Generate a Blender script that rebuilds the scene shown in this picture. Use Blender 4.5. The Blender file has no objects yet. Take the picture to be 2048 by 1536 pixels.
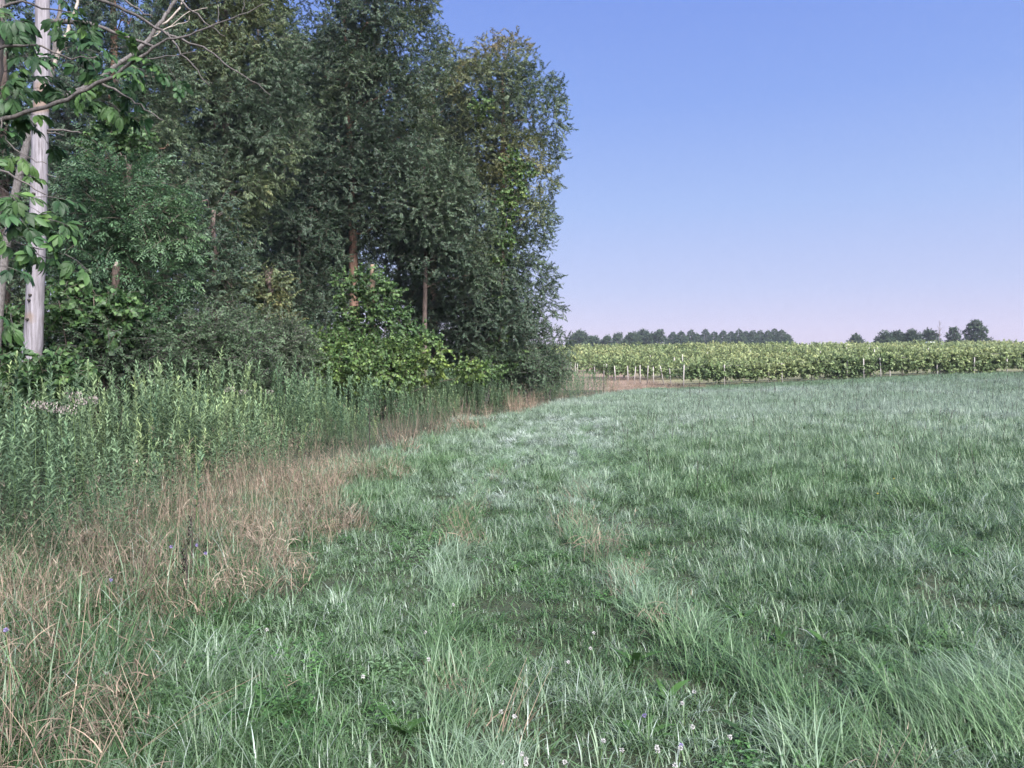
import bpy, math, random
import numpy as np
from mathutils import Vector

# ------------------------------------------------------------------ camera, sky, sun, exposure
S = bpy.context.scene
COL = S.collection
EYE = 1.6
F_PX = 1547.0                       # focal length in pixels of the 2048 px wide photograph
HOR = 740.0                         # row of the true horizon
cam = bpy.data.cameras.new('camera')
cam.sensor_width = 36.0
cam.lens = 36.0 * F_PX / 2048.0
cam.clip_start = 0.05
cam.clip_end = 4000.0
cam_o = bpy.data.objects.new('camera', cam)
COL.objects.link(cam_o)
cam_o.location = (0, 0, EYE)
cam_o.rotation_euler = (math.radians(90) - math.atan((768 - HOR) / F_PX), 0, 0)
S.camera = cam_o

SUN_ROT, SUN_EL = math.radians(150), math.radians(42)
world = bpy.data.worlds.new('World')
S.world = world
world.use_nodes = True
nt = world.node_tree
bg = nt.nodes['Background']
sky = nt.nodes.new('ShaderNodeTexSky')
sky.sky_type = 'NISHITA'
sky.sun_disc = False
sky.sun_elevation = SUN_EL
sky.sun_rotation = SUN_ROT
sky.air_density = 1.0
sky.dust_density = 0.6
sky.ozone_density = 3.0
# dawn colours of the whole dome: rose near the horizon, clear blue above
geo = nt.nodes.new('ShaderNodeNewGeometry')
sep = nt.nodes.new('ShaderNodeSeparateXYZ')
nt.links.new(geo.outputs['Incoming'], sep.inputs[0])
neg = nt.nodes.new('ShaderNodeMath'); neg.operation = 'MULTIPLY'; neg.inputs[1].default_value = -1.0
nt.links.new(sep.outputs['Z'], neg.inputs[0])
ramp = nt.nodes.new('ShaderNodeValToRGB')
cr = ramp.color_ramp
stops = [(0.0, (7.4, 6.5, 8.7)), (0.045, (7.0, 6.35, 8.7)), (0.10, (5.6, 6.05, 9.0)), (0.20, (4.15, 5.45, 9.3)),
         (0.32, (2.85, 4.3, 9.2)), (0.45, (2.15, 3.45, 8.8)), (1.0, (1.6, 2.8, 8.0))]
while len(cr.elements) < len(stops):
    cr.elements.new(0.5)
for e, (p, c) in zip(cr.elements, stops):
    e.position = p
    e.color = (c[0] / 10, c[1] / 10, c[2] / 10, 1)
nt.links.new(neg.outputs[0], ramp.inputs[0])
scl = nt.nodes.new('ShaderNodeVectorMath'); scl.operation = 'SCALE'
scl.inputs['Scale'].default_value = 7.5
nt.links.new(ramp.outputs[0], scl.inputs[0])
mix = nt.nodes.new('ShaderNodeMix'); mix.data_type = 'RGBA'
mix.inputs[0].default_value = 0.85
nt.links.new(sky.outputs[0], mix.inputs[6])
nt.links.new(scl.outputs[0], mix.inputs[7])
nt.links.new(mix.outputs[2], bg.inputs[0])
bg.inputs[1].default_value = 0.05

sun = bpy.data.lights.new('sun', 'SUN')
sun.energy = 5.0
sun.angle = math.radians(48)
sun.color = (1.0, 0.965, 0.93)
sun_o = bpy.data.objects.new('sun', sun)
COL.objects.link(sun_o)
sd = Vector((math.sin(SUN_ROT) * math.cos(SUN_EL), math.cos(SUN_ROT) * math.cos(SUN_EL), math.sin(SUN_EL)))
sun_o.rotation_euler = sd.to_track_quat('Z', 'Y').to_euler()
sun_o.location = (20, -20, 30)

S.view_settings.view_transform = 'Standard'
S.view_settings.look = 'None'
S.view_settings.exposure = 1.45
S.view_settings.gamma = 1.0
S.cycles.max_bounces = 3
S.cycles.diffuse_bounces = 2
S.cycles.glossy_bounces = 1
S.cycles.transmission_bounces = 2
S.cycles.caustics_reflective = False
S.cycles.caustics_refractive = False
S.cycles.use_adaptive_sampling = True
S.cycles.adaptive_threshold = 0.02
S.cycles.adaptive_min_samples = 16
S.cycles.use_denoising = True
S.cycles.denoising_input_passes = 'RGB_ALBEDO_NORMAL'
S.cycles.denoising_prefilter = 'FAST'

rng = np.random.default_rng(11)
random.seed(5)
PI = math.pi


# ------------------------------------------------------------------ materials
def new_mat(name):
    m = bpy.data.materials.new(name)
    m.use_nodes = True
    m.node_tree.nodes.clear()
    return m, m.node_tree.nodes, m.node_tree.links


def leaf_mat(name, stops, rough=0.5, trans=0.25, spec=0.4, vary=0.45, sheen=0.0, coat=0.0, src='INSTANCER'):
    """stops: colours along the instancer's 'tint' value 0..1; each leaf varies a little by 'lr'."""
    m, n, l = new_mat(name)
    out = n.new('ShaderNodeOutputMaterial')
    at = n.new('ShaderNodeAttribute'); at.attribute_type = src; at.attribute_name = 'tint'
    lr = n.new('ShaderNodeAttribute'); lr.attribute_type = 'GEOMETRY'; lr.attribute_name = 'lr'
    mad = n.new('ShaderNodeMath'); mad.operation = 'MULTIPLY_ADD'
    mad.inputs[1].default_value = 0.22; l.new(lr.outputs['Fac'], mad.inputs[0])
    sub = n.new('ShaderNodeMath'); sub.operation = 'SUBTRACT'; sub.inputs[1].default_value = 0.11
    l.new(at.outputs['Fac'], sub.inputs[0]); l.new(sub.outputs[0], mad.inputs[2])
    rp = n.new('ShaderNodeValToRGB')
    while len(rp.color_ramp.elements) < len(stops):
        rp.color_ramp.elements.new(0.5)
    for i, (e, c) in enumerate(zip(rp.color_ramp.elements, stops)):
        e.position = i / (len(stops) - 1)
        e.color = (*c, 1)
    l.new(mad.outputs[0], rp.inputs[0])
    hs = n.new('ShaderNodeHueSaturation')
    mv = n.new('ShaderNodeMapRange'); mv.inputs[3].default_value = 1 - vary; mv.inputs[4].default_value = 1 + vary
    l.new(lr.outputs['Fac'], mv.inputs[0]); l.new(mv.outputs[0], hs.inputs['Value'])
    l.new(rp.outputs[0], hs.inputs['Color'])
    p = n.new('ShaderNodeBsdfPrincipled')
    l.new(hs.outputs[0], p.inputs['Base Color'])
    p.inputs['Roughness'].default_value = rough
    p.inputs['Specular IOR Level'].default_value = spec
    p.inputs['Sheen Weight'].default_value = sheen
    p.inputs['Sheen Roughness'].default_value = 0.6
    p.inputs['Coat Weight'].default_value = coat
    p.inputs['Coat Roughness'].default_value = 0.25
    if trans > 0:
        t = n.new('ShaderNodeBsdfTranslucent'); l.new(hs.outputs[0], t.inputs[0])
        mx = n.new('ShaderNodeMixShader'); mx.inputs[0].default_value = trans
        l.new(p.outputs[0], mx.inputs[1]); l.new(t.outputs[0], mx.inputs[2]); l.new(mx.outputs[0], out.inputs[0])
    else:
        l.new(p.outputs[0], out.inputs[0])
    return m


def bark_mat(name, c1, c2, scale=6.0, stretch=6.0, rough=0.85, spots=None, bump=0.4, coord='Object'):
    m, n, l = new_mat(name)
    out = n.new('ShaderNodeOutputMaterial')
    tc = n.new('ShaderNodeTexCoord')
    mp = n.new('ShaderNodeMapping'); mp.inputs['Scale'].default_value = (1, 1, 1.0 / stretch)
    l.new(tc.outputs[coord], mp.inputs[0])
    nz = n.new('ShaderNodeTexNoise'); nz.inputs['Scale'].default_value = scale * 3; nz.inputs['Detail'].default_value = 6
    nz.inputs['Roughness'].default_value = 0.65
    l.new(mp.outputs[0], nz.inputs['Vector'])
    rp = n.new('ShaderNodeValToRGB')
    rp.color_ramp.elements[0].position = 0.32; rp.color_ramp.elements[0].color = (*c1, 1)
    rp.color_ramp.elements[1].position = 0.66; rp.color_ramp.elements[1].color = (*c2, 1)
    l.new(nz.outputs[0], rp.inputs[0])
    col = rp.outputs[0]
    if spots:
        n2 = n.new('ShaderNodeTexNoise'); n2.inputs['Scale'].default_value = spots[1]; n2.inputs['Detail'].default_value = 3
        l.new(tc.outputs[coord], n2.inputs['Vector'])
        r2 = n.new('ShaderNodeValToRGB')
        r2.color_ramp.elements[0].position = spots[2]; r2.color_ramp.elements[1].position = spots[2] + 0.08
        l.new(n2.outputs[0], r2.inputs[0])
        mx = n.new('ShaderNodeMix'); mx.data_type = 'RGBA'
        l.new(r2.outputs[0], mx.inputs[0]); l.new(col, mx.inputs[6]); mx.inputs[7].default_value = (*spots[0], 1)
        col = mx.outputs[2]
    p = n.new('ShaderNodeBsdfPrincipled')
    l.new(col, p.inputs['Base Color']); p.inputs['Roughness'].default_value = rough
    b = n.new('ShaderNodeBump'); b.inputs['Strength'].default_value = bump; b.inputs['Distance'].default_value = 0.02
    l.new(nz.outputs[0], b.inputs['Height']); l.new(b.outputs[0], p.inputs['Normal'])
    l.new(p.outputs[0], out.inputs[0])
    return m


def plain_mat(name, c, rough=0.6, metallic=0.0):
    m, n, l = new_mat(name)
    out = n.new('ShaderNodeOutputMaterial')
    p = n.new('ShaderNodeBsdfPrincipled')
    nz = n.new('ShaderNodeTexNoise'); nz.inputs['Scale'].default_value = 25; nz.inputs['Detail'].default_value = 4
    tc = n.new('ShaderNodeTexCoord'); l.new(tc.outputs['Object'], nz.inputs['Vector'])
    mr = n.new('ShaderNodeMapRange'); mr.inputs[3].default_value = 0.8; mr.inputs[4].default_value = 1.15
    l.new(nz.outputs[0], mr.inputs[0])
    vm = n.new('ShaderNodeVectorMath'); vm.operation = 'SCALE'; vm.inputs[0].default_value = c
    l.new(mr.outputs[0], vm.inputs['Scale']); l.new(vm.outputs[0], p.inputs['Base Color'])
    p.inputs['Roughness'].default_value = rough; p.inputs['Metallic'].default_value = metallic
    l.new(p.outputs[0], out.inputs[0])
    return m


M = {}
M['grass'] = leaf_mat('grass_blade', [(0.034, 0.076, 0.026), (0.076, 0.14, 0.054), (0.165, 0.23, 0.155), (0.35, 0.40, 0.37)], rough=0.42, trans=0.22, spec=0.5, sheen=0.0)
M['near_grass'] = leaf_mat('near_grass_blade', [(0.034, 0.076, 0.026), (0.076, 0.14, 0.054), (0.165, 0.23, 0.155), (0.35, 0.40, 0.37)], rough=0.42, trans=0.22, spec=0.5, sheen=0.0, src='GEOMETRY')
M['far_grass'] = leaf_mat('dewy_meadow_blade', [(0.06, 0.115, 0.05), (0.115, 0.185, 0.105), (0.185, 0.25, 0.185), (0.27, 0.32, 0.28)], rough=0.5, trans=0.25, spec=0.4, sheen=0.08)  # pale stops carry the sky reflected in the dew as blade colour
M['clover'] = leaf_mat('clover_leaf', [(0.04, 0.10, 0.03), (0.07, 0.15, 0.045), (0.13, 0.20, 0.11)], rough=0.45, trans=0.2)
M['dock'] = leaf_mat('broad_weed_leaf', [(0.045, 0.10, 0.025), (0.075, 0.15, 0.035), (0.13, 0.21, 0.05)], rough=0.4, trans=0.35)
M['dry'] = leaf_mat('dry_grass_stem', [(0.10, 0.08, 0.062), (0.19, 0.155, 0.12), (0.26, 0.19, 0.14), (0.40, 0.34, 0.27)], rough=0.7, trans=0.15, spec=0.2)
M['golden'] = leaf_mat('goldenrod_leaf', [(0.085, 0.15, 0.08), (0.155, 0.23, 0.125), (0.27, 0.33, 0.135)], rough=0.5, trans=0.3)
M['leaf'] = leaf_mat('tree_leaf', [(0.044, 0.076, 0.048), (0.07, 0.112, 0.066), (0.115, 0.15, 0.068), (0.19, 0.18, 0.072), (0.22, 0.145, 0.08)], rough=0.5, trans=0.3)  # olive to orange end paints the warm light on the treetops
M['ash'] = leaf_mat('ash_leaf', [(0.04, 0.085, 0.045), (0.06, 0.12, 0.06), (0.11, 0.18, 0.07)], rough=0.5, trans=0.3)
M['grape'] = leaf_mat('grape_leaf', [(0.045, 0.095, 0.035), (0.09, 0.155, 0.05), (0.17, 0.235, 0.06), (0.27, 0.29, 0.07)], rough=0.5, trans=0.35)
M['vineyard'] = leaf_mat('vineyard_leaf', [(0.07, 0.12, 0.05), (0.16, 0.225, 0.095), (0.28, 0.33, 0.15), (0.40, 0.41, 0.18)], rough=0.55, trans=0.35)
M['hickory'] = leaf_mat('broad_tree_leaf', [(0.022, 0.06, 0.024), (0.042, 0.092, 0.036), (0.085, 0.155, 0.04)], rough=0.5, trans=0.35, spec=0.3)
M['shrub'] = leaf_mat('shrub_leaf', [(0.05, 0.09, 0.048), (0.085, 0.135, 0.07), (0.12, 0.13, 0.10)], rough=0.6, trans=0.25)
M['far_leaf'] = leaf_mat('distant_leaf', [(0.03, 0.06, 0.03), (0.055, 0.09, 0.04), (0.11, 0.14, 0.05)], rough=0.6, trans=0.2)
M['white_petal'] = plain_mat('white_petal', (0.42, 0.41, 0.40), 0.6)
M['violet_petal'] = plain_mat('violet_petal', (0.20, 0.16, 0.34), 0.6)
M['yellow_petal'] = plain_mat('yellow_petal', (0.75, 0.55, 0.06), 0.6)
M['stem'] = plain_mat('green_stem', (0.09, 0.15, 0.05), 0.6)
M['fluff'] = plain_mat('seed_fluff', (0.34, 0.28, 0.27), 0.9)
M['dark_seed'] = plain_mat('dark_seed_head', (0.03, 0.025, 0.02), 0.8)
M['snag'] = bark_mat('barkless_grey_wood', (0.10, 0.088, 0.095), (0.27, 0.25, 0.275), scale=9, stretch=16, spots=((0.17, 0.125, 0.10), 1.4, 0.58), bump=0.6)
M['lichen'] = bark_mat('lichen_spotted_bark', (0.06, 0.05, 0.047), (0.18, 0.165, 0.16), scale=9, stretch=1.6, bump=0.5)
M['grey_bark'] = bark_mat('grey_brown_bark', (0.09, 0.075, 0.075), (0.26, 0.22, 0.22), scale=8, stretch=5, bump=0.8)
M['dead_twig'] = bark_mat('dead_branch_bark', (0.04, 0.035, 0.034), (0.115, 0.10, 0.095), scale=10, stretch=2, bump=0.4)
M['pale_twig'] = bark_mat('pale_branch_wood', (0.25, 0.20, 0.17), (0.48, 0.42, 0.37), scale=10, stretch=2, bump=0.4)
M['tan_wood'] = bark_mat('tan_split_wood', (0.14, 0.10, 0.07), (0.26, 0.19, 0.13), scale=10, stretch=3, bump=0.4)
M['red_bark'] = bark_mat('reddish_bark', (0.10, 0.055, 0.04), (0.27, 0.16, 0.115), scale=5, stretch=4, bump=0.8)
M['dark_bark'] = bark_mat('dark_bark', (0.05, 0.038, 0.032), (0.14, 0.10, 0.085), scale=5, stretch=4, bump=0.8)
M['post'] = bark_mat('weathered_post', (0.26, 0.235, 0.22), (0.46, 0.43, 0.41), scale=8, stretch=8, bump=0.3)
M['wire'] = plain_mat('trellis_wire', (0.28, 0.25, 0.24), 0.5, 0.6)
M['van_white'] = plain_mat('white_paint', (0.78, 0.78, 0.80), 0.35)
M['glass'] = plain_mat('dark_glass', (0.03, 0.035, 0.045), 0.1)
M['rubber'] = plain_mat('black_rubber', (0.03, 0.03, 0.03), 0.8)


# ------------------------------------------------------------------ terrain
def sstep(a, b, x):
    t = np.clip((np.asarray(x, float) - a) / (b - a), 0, 1)
    return t * t * (3 - 2 * t)


def terr(x, y):
    x = np.asarray(x, float); y = np.asarray(y, float)
    t = np.clip((y - 64) / 88, 0, None)
    hill = np.where(t < 1, 4.4 * np.minimum(t, 1) ** 1.3, 4.4 + 2.9 * (1 - np.exp(-(y - 152) / 110.0)))
    right = 1.25 * sstep(10, 46, x) * sstep(20, 62, y) * (1 - 0.65 * sstep(75, 140, y)) + 0.5 * sstep(60, 110, x) * sstep(100, 160, y)
    bump = 0.014 * np.sin(x * 0.9 + 0.6 * np.sin(y * 0.7)) * np.cos(y * 0.8 + 0.4 * x) + 0.012 * np.sin(2.3 * x + 1.1 * y)
    return hill + right + bump * (1 - sstep(30, 60, y))


def edge_x(y):
    """left border of the mown strip"""
    return np.interp(y, [0, 3.5, 5, 8, 13, 17, 22, 30, 38, 49, 60], [-1.3, -1.5, -1.75, -1.9, -1.5, -1.1, -0.5, 1.1, 3.2, 6.5, 10.5])


def axis_vals(lo, hi, d0, grow):
    v = [0.0]; d = d0
    while v[-1] < hi:
        v.append(v[-1] + d); d *= grow
    w = [0.0]; d = d0
    while w[-1] > lo:
        w.append(w[-1] - d); d *= grow
    return np.array(sorted(set(w + v)))


def mesh_obj(name, verts, faces, mat, parent=None, smooth=True, link=True):
    me = bpy.data.meshes.new(name)
    me.from_pydata([tuple(v) for v in verts], [], faces)
    if mat is not None:
        me.materials.append(mat)
    if smooth:
        me.polygons.foreach_set('use_smooth', [True] * len(me.polygons))
    me.update()
    o = bpy.data.objects.new(name, me)
    if link:
        COL.objects.link(o)
    if parent is not None:
        o.parent = parent
    return o


def tag(o, label=None, cat=None, group=None, kind=None):
    if label: o['label'] = label
    if cat: o['category'] = cat
    if group: o['group'] = group
    if kind: o['kind'] = kind
    return o


def empty(name, loc=(0, 0, 0), label=None, cat=None, group=None):
    o = bpy.data.objects.new(name, None)
    o.empty_display_size = 0.2
    o.location = loc
    COL.objects.link(o)
    return tag(o, label, cat, group)


def P(px, py, Y):
    """world point seen at photograph pixel (px, py) at depth Y"""
    return np.array([(px - 1024) / F_PX * Y, Y, EYE + (HOR - py) / F_PX * Y])


gx = axis_vals(-400, 400, 0.5, 1.045)
gy = axis_vals(-20, 480, 0.5, 1.035)
GX, GY = np.meshgrid(gx, gy)
GZ = terr(GX, GY)
nx, ny = len(gx), len(gy)
idx = np.arange(nx * ny).reshape(ny, nx)
quads = np.stack([idx[:-1, :-1], idx[:-1, 1:], idx[1:, 1:], idx[1:, :-1]], -1).reshape(-1, 4)

gm, n, l = new_mat('meadow_soil')
out = n.new('ShaderNodeOutputMaterial'); p = n.new('ShaderNodeBsdfPrincipled'); l.new(p.outputs[0], out.inputs[0])
p.inputs['Roughness'].default_value = 0.95
g = n.new('ShaderNodeNewGeometry')
nz = n.new('ShaderNodeTexNoise'); nz.inputs['Scale'].default_value = 2.2; nz.inputs['Detail'].default_value = 8
l.new(g.outputs['Position'], nz.inputs['Vector'])
r1 = n.new('ShaderNodeValToRGB')
r1.color_ramp.elements[0].position = 0.35; r1.color_ramp.elements[0].color = (0.02, 0.03, 0.012, 1)
r1.color_ramp.elements[1].position = 0.65; r1.color_ramp.elements[1].color = (0.035, 0.045, 0.02, 1)
l.new(nz.outputs[0], r1.inputs[0])
nz2 = n.new('ShaderNodeTexNoise'); nz2.inputs['Scale'].default_value = 0.8; nz2.inputs['Detail'].default_value = 8
l.new(g.outputs['Position'], nz2.inputs['Vector'])
r2 = n.new('ShaderNodeValToRGB')
r2.color_ramp.elements[0].position = 0.35; r2.color_ramp.elements[0].color = (0.10, 0.10, 0.05, 1)
r2.color_ramp.elements[1].position = 0.65; r2.color_ramp.elements[1].color = (0.17, 0.17, 0.085, 1)
l.new(nz2.outputs[0], r2.inputs[0])
sp = n.new('ShaderNodeSeparateXYZ'); l.new(g.outputs['Position'], sp.inputs[0])
mr = n.new('ShaderNodeMapRange'); mr.inputs[1].default_value = 60.5; mr.inputs[2].default_value = 63
l.new(sp.outputs['Y'], mr.inputs[0])
mrx = n.new('ShaderNodeMapRange'); mrx.inputs[1].default_value = 12.5; mrx.inputs[2].default_value = 17     # bare reddish soil on the headland
l.new(sp.outputs['X'], mrx.inputs[0])
mxr = n.new('ShaderNodeMix'); mxr.data_type = 'RGBA'
l.new(mrx.outputs[0], mxr.inputs[0]); mxr.inputs[6].default_value = (0.20, 0.14, 0.105, 1); l.new(r2.outputs[0], mxr.inputs[7])
mx = n.new('ShaderNodeMix'); mx.data_type = 'RGBA'
l.new(mr.outputs[0], mx.inputs[0]); l.new(r1.outputs[0], mx.inputs[6]); l.new(mxr.outputs[2], mx.inputs[7])
mr2 = n.new('ShaderNodeMapRange'); mr2.inputs[1].default_value = 168; mr2.inputs[2].default_value = 175
l.new(sp.outputs['Y'], mr2.inputs[0])
mx2 = n.new('ShaderNodeMix'); mx2.data_type = 'RGBA'
l.new(mr2.outputs[0], mx2.inputs[0]); l.new(mx.outputs[2], mx2.inputs[6]); mx2.inputs[7].default_value = (0.09, 0.13, 0.05, 1)
l.new(mx2.outputs[2], p.inputs['Base Color'])
nz3 = n.new('ShaderNodeTexNoise'); nz3.inputs['Scale'].default_value = 45; nz3.inputs['Detail'].default_value = 6
l.new(g.outputs['Position'], nz3.inputs['Vector'])
bp = n.new('ShaderNodeBump'); bp.inputs['Strength'].default_value = 0.9; bp.inputs['Distance'].default_value = 0.03
l.new(nz3.outputs[0], bp.inputs['Height']); l.new(bp.outputs[0], p.inputs['Normal'])
tag(mesh_obj('ground', np.stack([GX, GY, GZ], -1).reshape(-1, 3), quads.tolist(), gm), kind='structure')


# ------------------------------------------------------------------ mesh builder for plant pieces
class MB:
    def __init__(s):
        s.v = []; s.f = []; s.lr = []; s.mi = []

    def poly(s, pts, faces, lr=None, mi=0):
        b = len(s.v)
        s.v.extend([tuple(q) for q in pts])
        if lr is None: lr = random.random()
        for f in faces:
            s.f.append(tuple(b + i for i in f)); s.lr.append(lr); s.mi.append(mi)

    def blade(s, base, az, length, width, lean, curve, segs, tip=0.0, lr=None, mi=0, twist=0.0, belly=0.0):
        """a strip leaf: starts leaning 'lean' from upright towards az and bends 'curve' more along its length"""
        d = np.array([math.cos(az), math.sin(az), 0.0]); up = np.array([0, 0, 1.0])
        sd = np.array([-math.sin(az + twist), math.cos(az + twist), 0.0])
        pos = np.array(base, float); pts = []; L = length / segs
        for i in range(segs + 1):
            t = i / segs
            w = width * 0.5 * ((1 - t) ** 0.6 if belly == 0 else max(0.0, math.sin(PI * min(1, (t + belly) / (1 + belly)))))
            if i == segs and tip == 0.0:
                pts.append(pos.copy())
            else:
                w = max(w, tip * width * 0.5)
                pts.append(pos - sd * w); pts.append(pos + sd * w)
            th = lean + curve * (t + 0.5 / segs)
            pos = pos + L * (math.sin(th) * d + math.cos(th) * up)
        faces = [(2 * i, 2 * i + 1, 2 * i + 3, 2 * i + 2) for i in range(segs - 1)]
        k = 2 * (segs - 1)
        faces.append((k, k + 1, k + 2) if tip == 0.0 else (k, k + 1, k + 3, k + 2))
        s.poly(pts, faces, lr, mi)
        return pos

    def tube(s, pts, rad, sides=5, mi=0, lr=0.5, cap=False):
        pts = [np.array(q, float) for q in pts]
        b = len(s.v)
        for i, q in enumerate(pts):
            t = pts[min(i + 1, len(pts) - 1)] - pts[max(i - 1, 0)]
            t = t / (np.linalg.norm(t) + 1e-9)
            a = np.cross(t, (0, 0, 1.0) if abs(t[2]) < 0.9 else (1.0, 0, 0)); a /= np.linalg.norm(a)
            c = np.cross(t, a)
            for k in range(sides):
                an = 2 * PI * k / sides
                s.v.append(tuple(q + rad[i] * (math.cos(an) * a + math.sin(an) * c)))
        for i in range(len(pts) - 1):
            for k in range(sides):
                k2 = (k + 1) % sides
                s.f.append((b + i * sides + k, b + i * sides + k2, b + (i + 1) * sides + k2, b + (i + 1) * sides + k))
                s.lr.append(lr); s.mi.append(mi)
        if cap:
            s.f.append(tuple(b + (len(pts) - 1) * sides + k for k in range(sides))); s.lr.append(lr); s.mi.append(mi)
            s.f.append(tuple(b + k for k in reversed(range(sides)))); s.lr.append(lr); s.mi.append(mi)

    def leaf(s, base, d, nrm, length, width, lr=None, mi=0, detail=0, droop=0.15):
        """a folded leaf with its midrib from base along d"""
        d = np.array(d, float); d /= np.linalg.norm(d)
        nrm = np.array(nrm, float); nrm = nrm - d * nrm.dot(d)
        k = np.linalg.norm(nrm)
        nrm = np.array([0, 0, 1.0]) if k < 1e-6 else nrm / k
        sd = np.cross(nrm, d)
        base = np.array(base, float)
        if detail == 0:
            m = base + d * length * 0.48 + nrm * width * 0.16
            s.poly([base, m + sd * width * 0.5, base + d * length - nrm * length * droop, m - sd * width * 0.5], [(0, 1, 2), (0, 2, 3)], lr, mi)
        else:
            prof = [(0.0, 0.04), (0.18, 0.55), (0.42, 0.95), (0.65, 1.0), (0.85, 0.6), (1.0, 0.0)]
            pts = []
            for t, w in prof:
                c = base + d * length * t - nrm * length * droop * t * t * 1.6
                e = nrm * width * 0.14 * w
                pts += [c + sd * width * 0.5 * w + e, c, c - sd * width * 0.5 * w + e]
            fs = []
            for i in range(len(prof) - 1):
                a = 3 * i
                fs += [(a, a + 1, a + 4, a + 3), (a + 1, a + 2, a + 5, a + 4)]
            s.poly(pts, fs, lr, mi)

    def build(s, name, mats, parent=None, link=True, smooth=True):
        o = mesh_obj(name, s.v, s.f, None, parent, smooth, link)
        me = o.data
        for m in (mats if isinstance(mats, (list, tuple)) else [mats]):
            me.materials.append(m)
        me.polygons.foreach_set('material_index', s.mi)
        a = me.attributes.new('lr', 'FLOAT', 'FACE')
        a.data.foreach_set('value', s.lr)
        return o


R = random.uniform


# ------------------------------------------------------------------ scatter: one mesh of points, its pieces set on them
GROUPS = {}


def scatter_group(key, sources):
    if key in GROUPS:
        return GROUPS[key]
    ng = bpy.data.node_groups.new('scatter_' + key, 'GeometryNodeTree')
    ng.interface.new_socket('Geometry', in_out='INPUT', socket_type='NodeSocketGeometry')
    ng.interface.new_socket('Geometry', in_out='OUTPUT', socket_type='NodeSocketGeometry')
    n, l = ng.nodes, ng.links
    gi = n.new('NodeGroupInput'); go = n.new('NodeGroupOutput')
    iop = n.new('GeometryNodeInstanceOnPoints')
    l.new(gi.outputs[0], iop.inputs['Points'])
    if len(sources) > 1:
        g2i = n.new('GeometryNodeGeometryToInstance')
    for s in sources:
        oi = n.new('GeometryNodeObjectInfo')
        oi.inputs['Object'].default_value = s
        oi.inputs['As Instance'].default_value = False
        if len(sources) > 1:
            l.new(oi.outputs['Geometry'], g2i.inputs[0])
        else:
            l.new(oi.outputs['Geometry'], iop.inputs['Instance'])
    if len(sources) > 1:
        l.new(g2i.outputs[0], iop.inputs['Instance'])
        iop.inputs['Pick Instance'].default_value = True

    def att(nm, ty, sock):
        a = n.new('GeometryNodeInputNamedAttribute'); a.data_type = ty
        a.inputs['Name'].default_value = nm
        l.new(a.outputs['Attribute'], iop.inputs[sock])
    att('idx', 'INT', 'Instance Index')
    att('rot', 'FLOAT_VECTOR', 'Rotation')
    att('scl', 'FLOAT_VECTOR', 'Scale')
    l.new(iop.outputs[0], go.inputs[0])
    GROUPS[key] = ng
    return ng


def scatter(name, key, sources, pts, rot, scl, tint, parent=None, label=None, kind='stuff'):
    pts = np.asarray(pts, np.float32); N = len(pts)
    me = bpy.data.meshes.new(name)
    me.vertices.add(N)
    me.vertices.foreach_set('co', pts.ravel())
    scl = np.asarray(scl, np.float32)
    if scl.ndim == 1: scl = np.repeat(scl[:, None], 3, 1)
    for nm, ty, arr, f in (('rot', 'FLOAT_VECTOR', rot, 'vector'), ('scl', 'FLOAT_VECTOR', scl, 'vector'),
                           ('tint', 'FLOAT', tint, 'value'), ('idx', 'INT', rng.integers(0, len(sources), N), 'value')):
        a = me.attributes.new(nm, ty, 'POINT')
        a.data.foreach_set(f, np.ascontiguousarray(np.asarray(arr, np.int32 if ty == 'INT' else np.float32)).ravel())
    o = bpy.data.objects.new(name, me)
    COL.objects.link(o)
    if parent is not None: o.parent = parent
    md = o.modifiers.new('scatter', 'NODES')
    md.node_group = scatter_group(key, sources)
    if label: o['label'] = label
    if kind: o['kind'] = kind
    return o


def upright(N, tilt=0.12):
    return np.stack([rng.normal(0, tilt, N), rng.normal(0, tilt, N), rng.uniform(0, 2 * PI, N)], 1)


def along(dirs, roll=0.5):
    """euler angles that turn +X onto each direction"""
    d = dirs / (np.linalg.norm(dirs, axis=1, keepdims=True) + 1e-9)
    return np.stack([rng.normal(0, roll, len(d)), -np.arcsin(np.clip(d[:, 2], -1, 1)), np.arctan2(d[:, 1], d[:, 0])], 1)


_ph = rng.uniform(0, 6.28, (3, 8, 3)); _fr = rng.normal(0, 1, (3, 8, 3))


def noise3(p, scale, k=0):
    """smooth noise, about -1..1"""
    p = np.asarray(p, float) * scale
    v = np.zeros(len(p))
    for i in range(8):
        v += np.sin(p @ _fr[k, i] + _ph[k, i, 0])
    return v / 3.2


# ------------------------------------------------------------------ plant pieces
def grass_tuft(nb, lmin, lmax, w, rad, segs, lean, curve, name, mat):
    mb = MB()
    for _ in range(nb):
        a = R(0, 2 * PI); r = rad * math.sqrt(random.random())
        mb.blade((r * math.cos(a), r * math.sin(a), -0.02), a + R(-1.0, 1.0), R(lmin, lmax), w * R(0.6, 1.3), abs(random.gauss(0.12, lean)), R(0.3, 1) * curve * R(0.5, 1.4), segs)
    return mb.build(name, mat, link=False)


def lying_tuft(nb, name, mat):
    mb = MB()
    for _ in range(nb):
        a = R(0, 2 * PI); r = 0.12 * math.sqrt(random.random())
        mb.blade((r * math.cos(a), r * math.sin(a), -0.01), random.gauss(0, 0.55), R(0.18, 0.40), R(0.0035, 0.0055), R(0.3, 1.0), R(1.0, 2.2), 6)
    return mb.build(name, mat, link=False)


lying_tufts = [lying_tuft(44, 'lying_tuft', M['grass']) for _ in range(4)]


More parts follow.
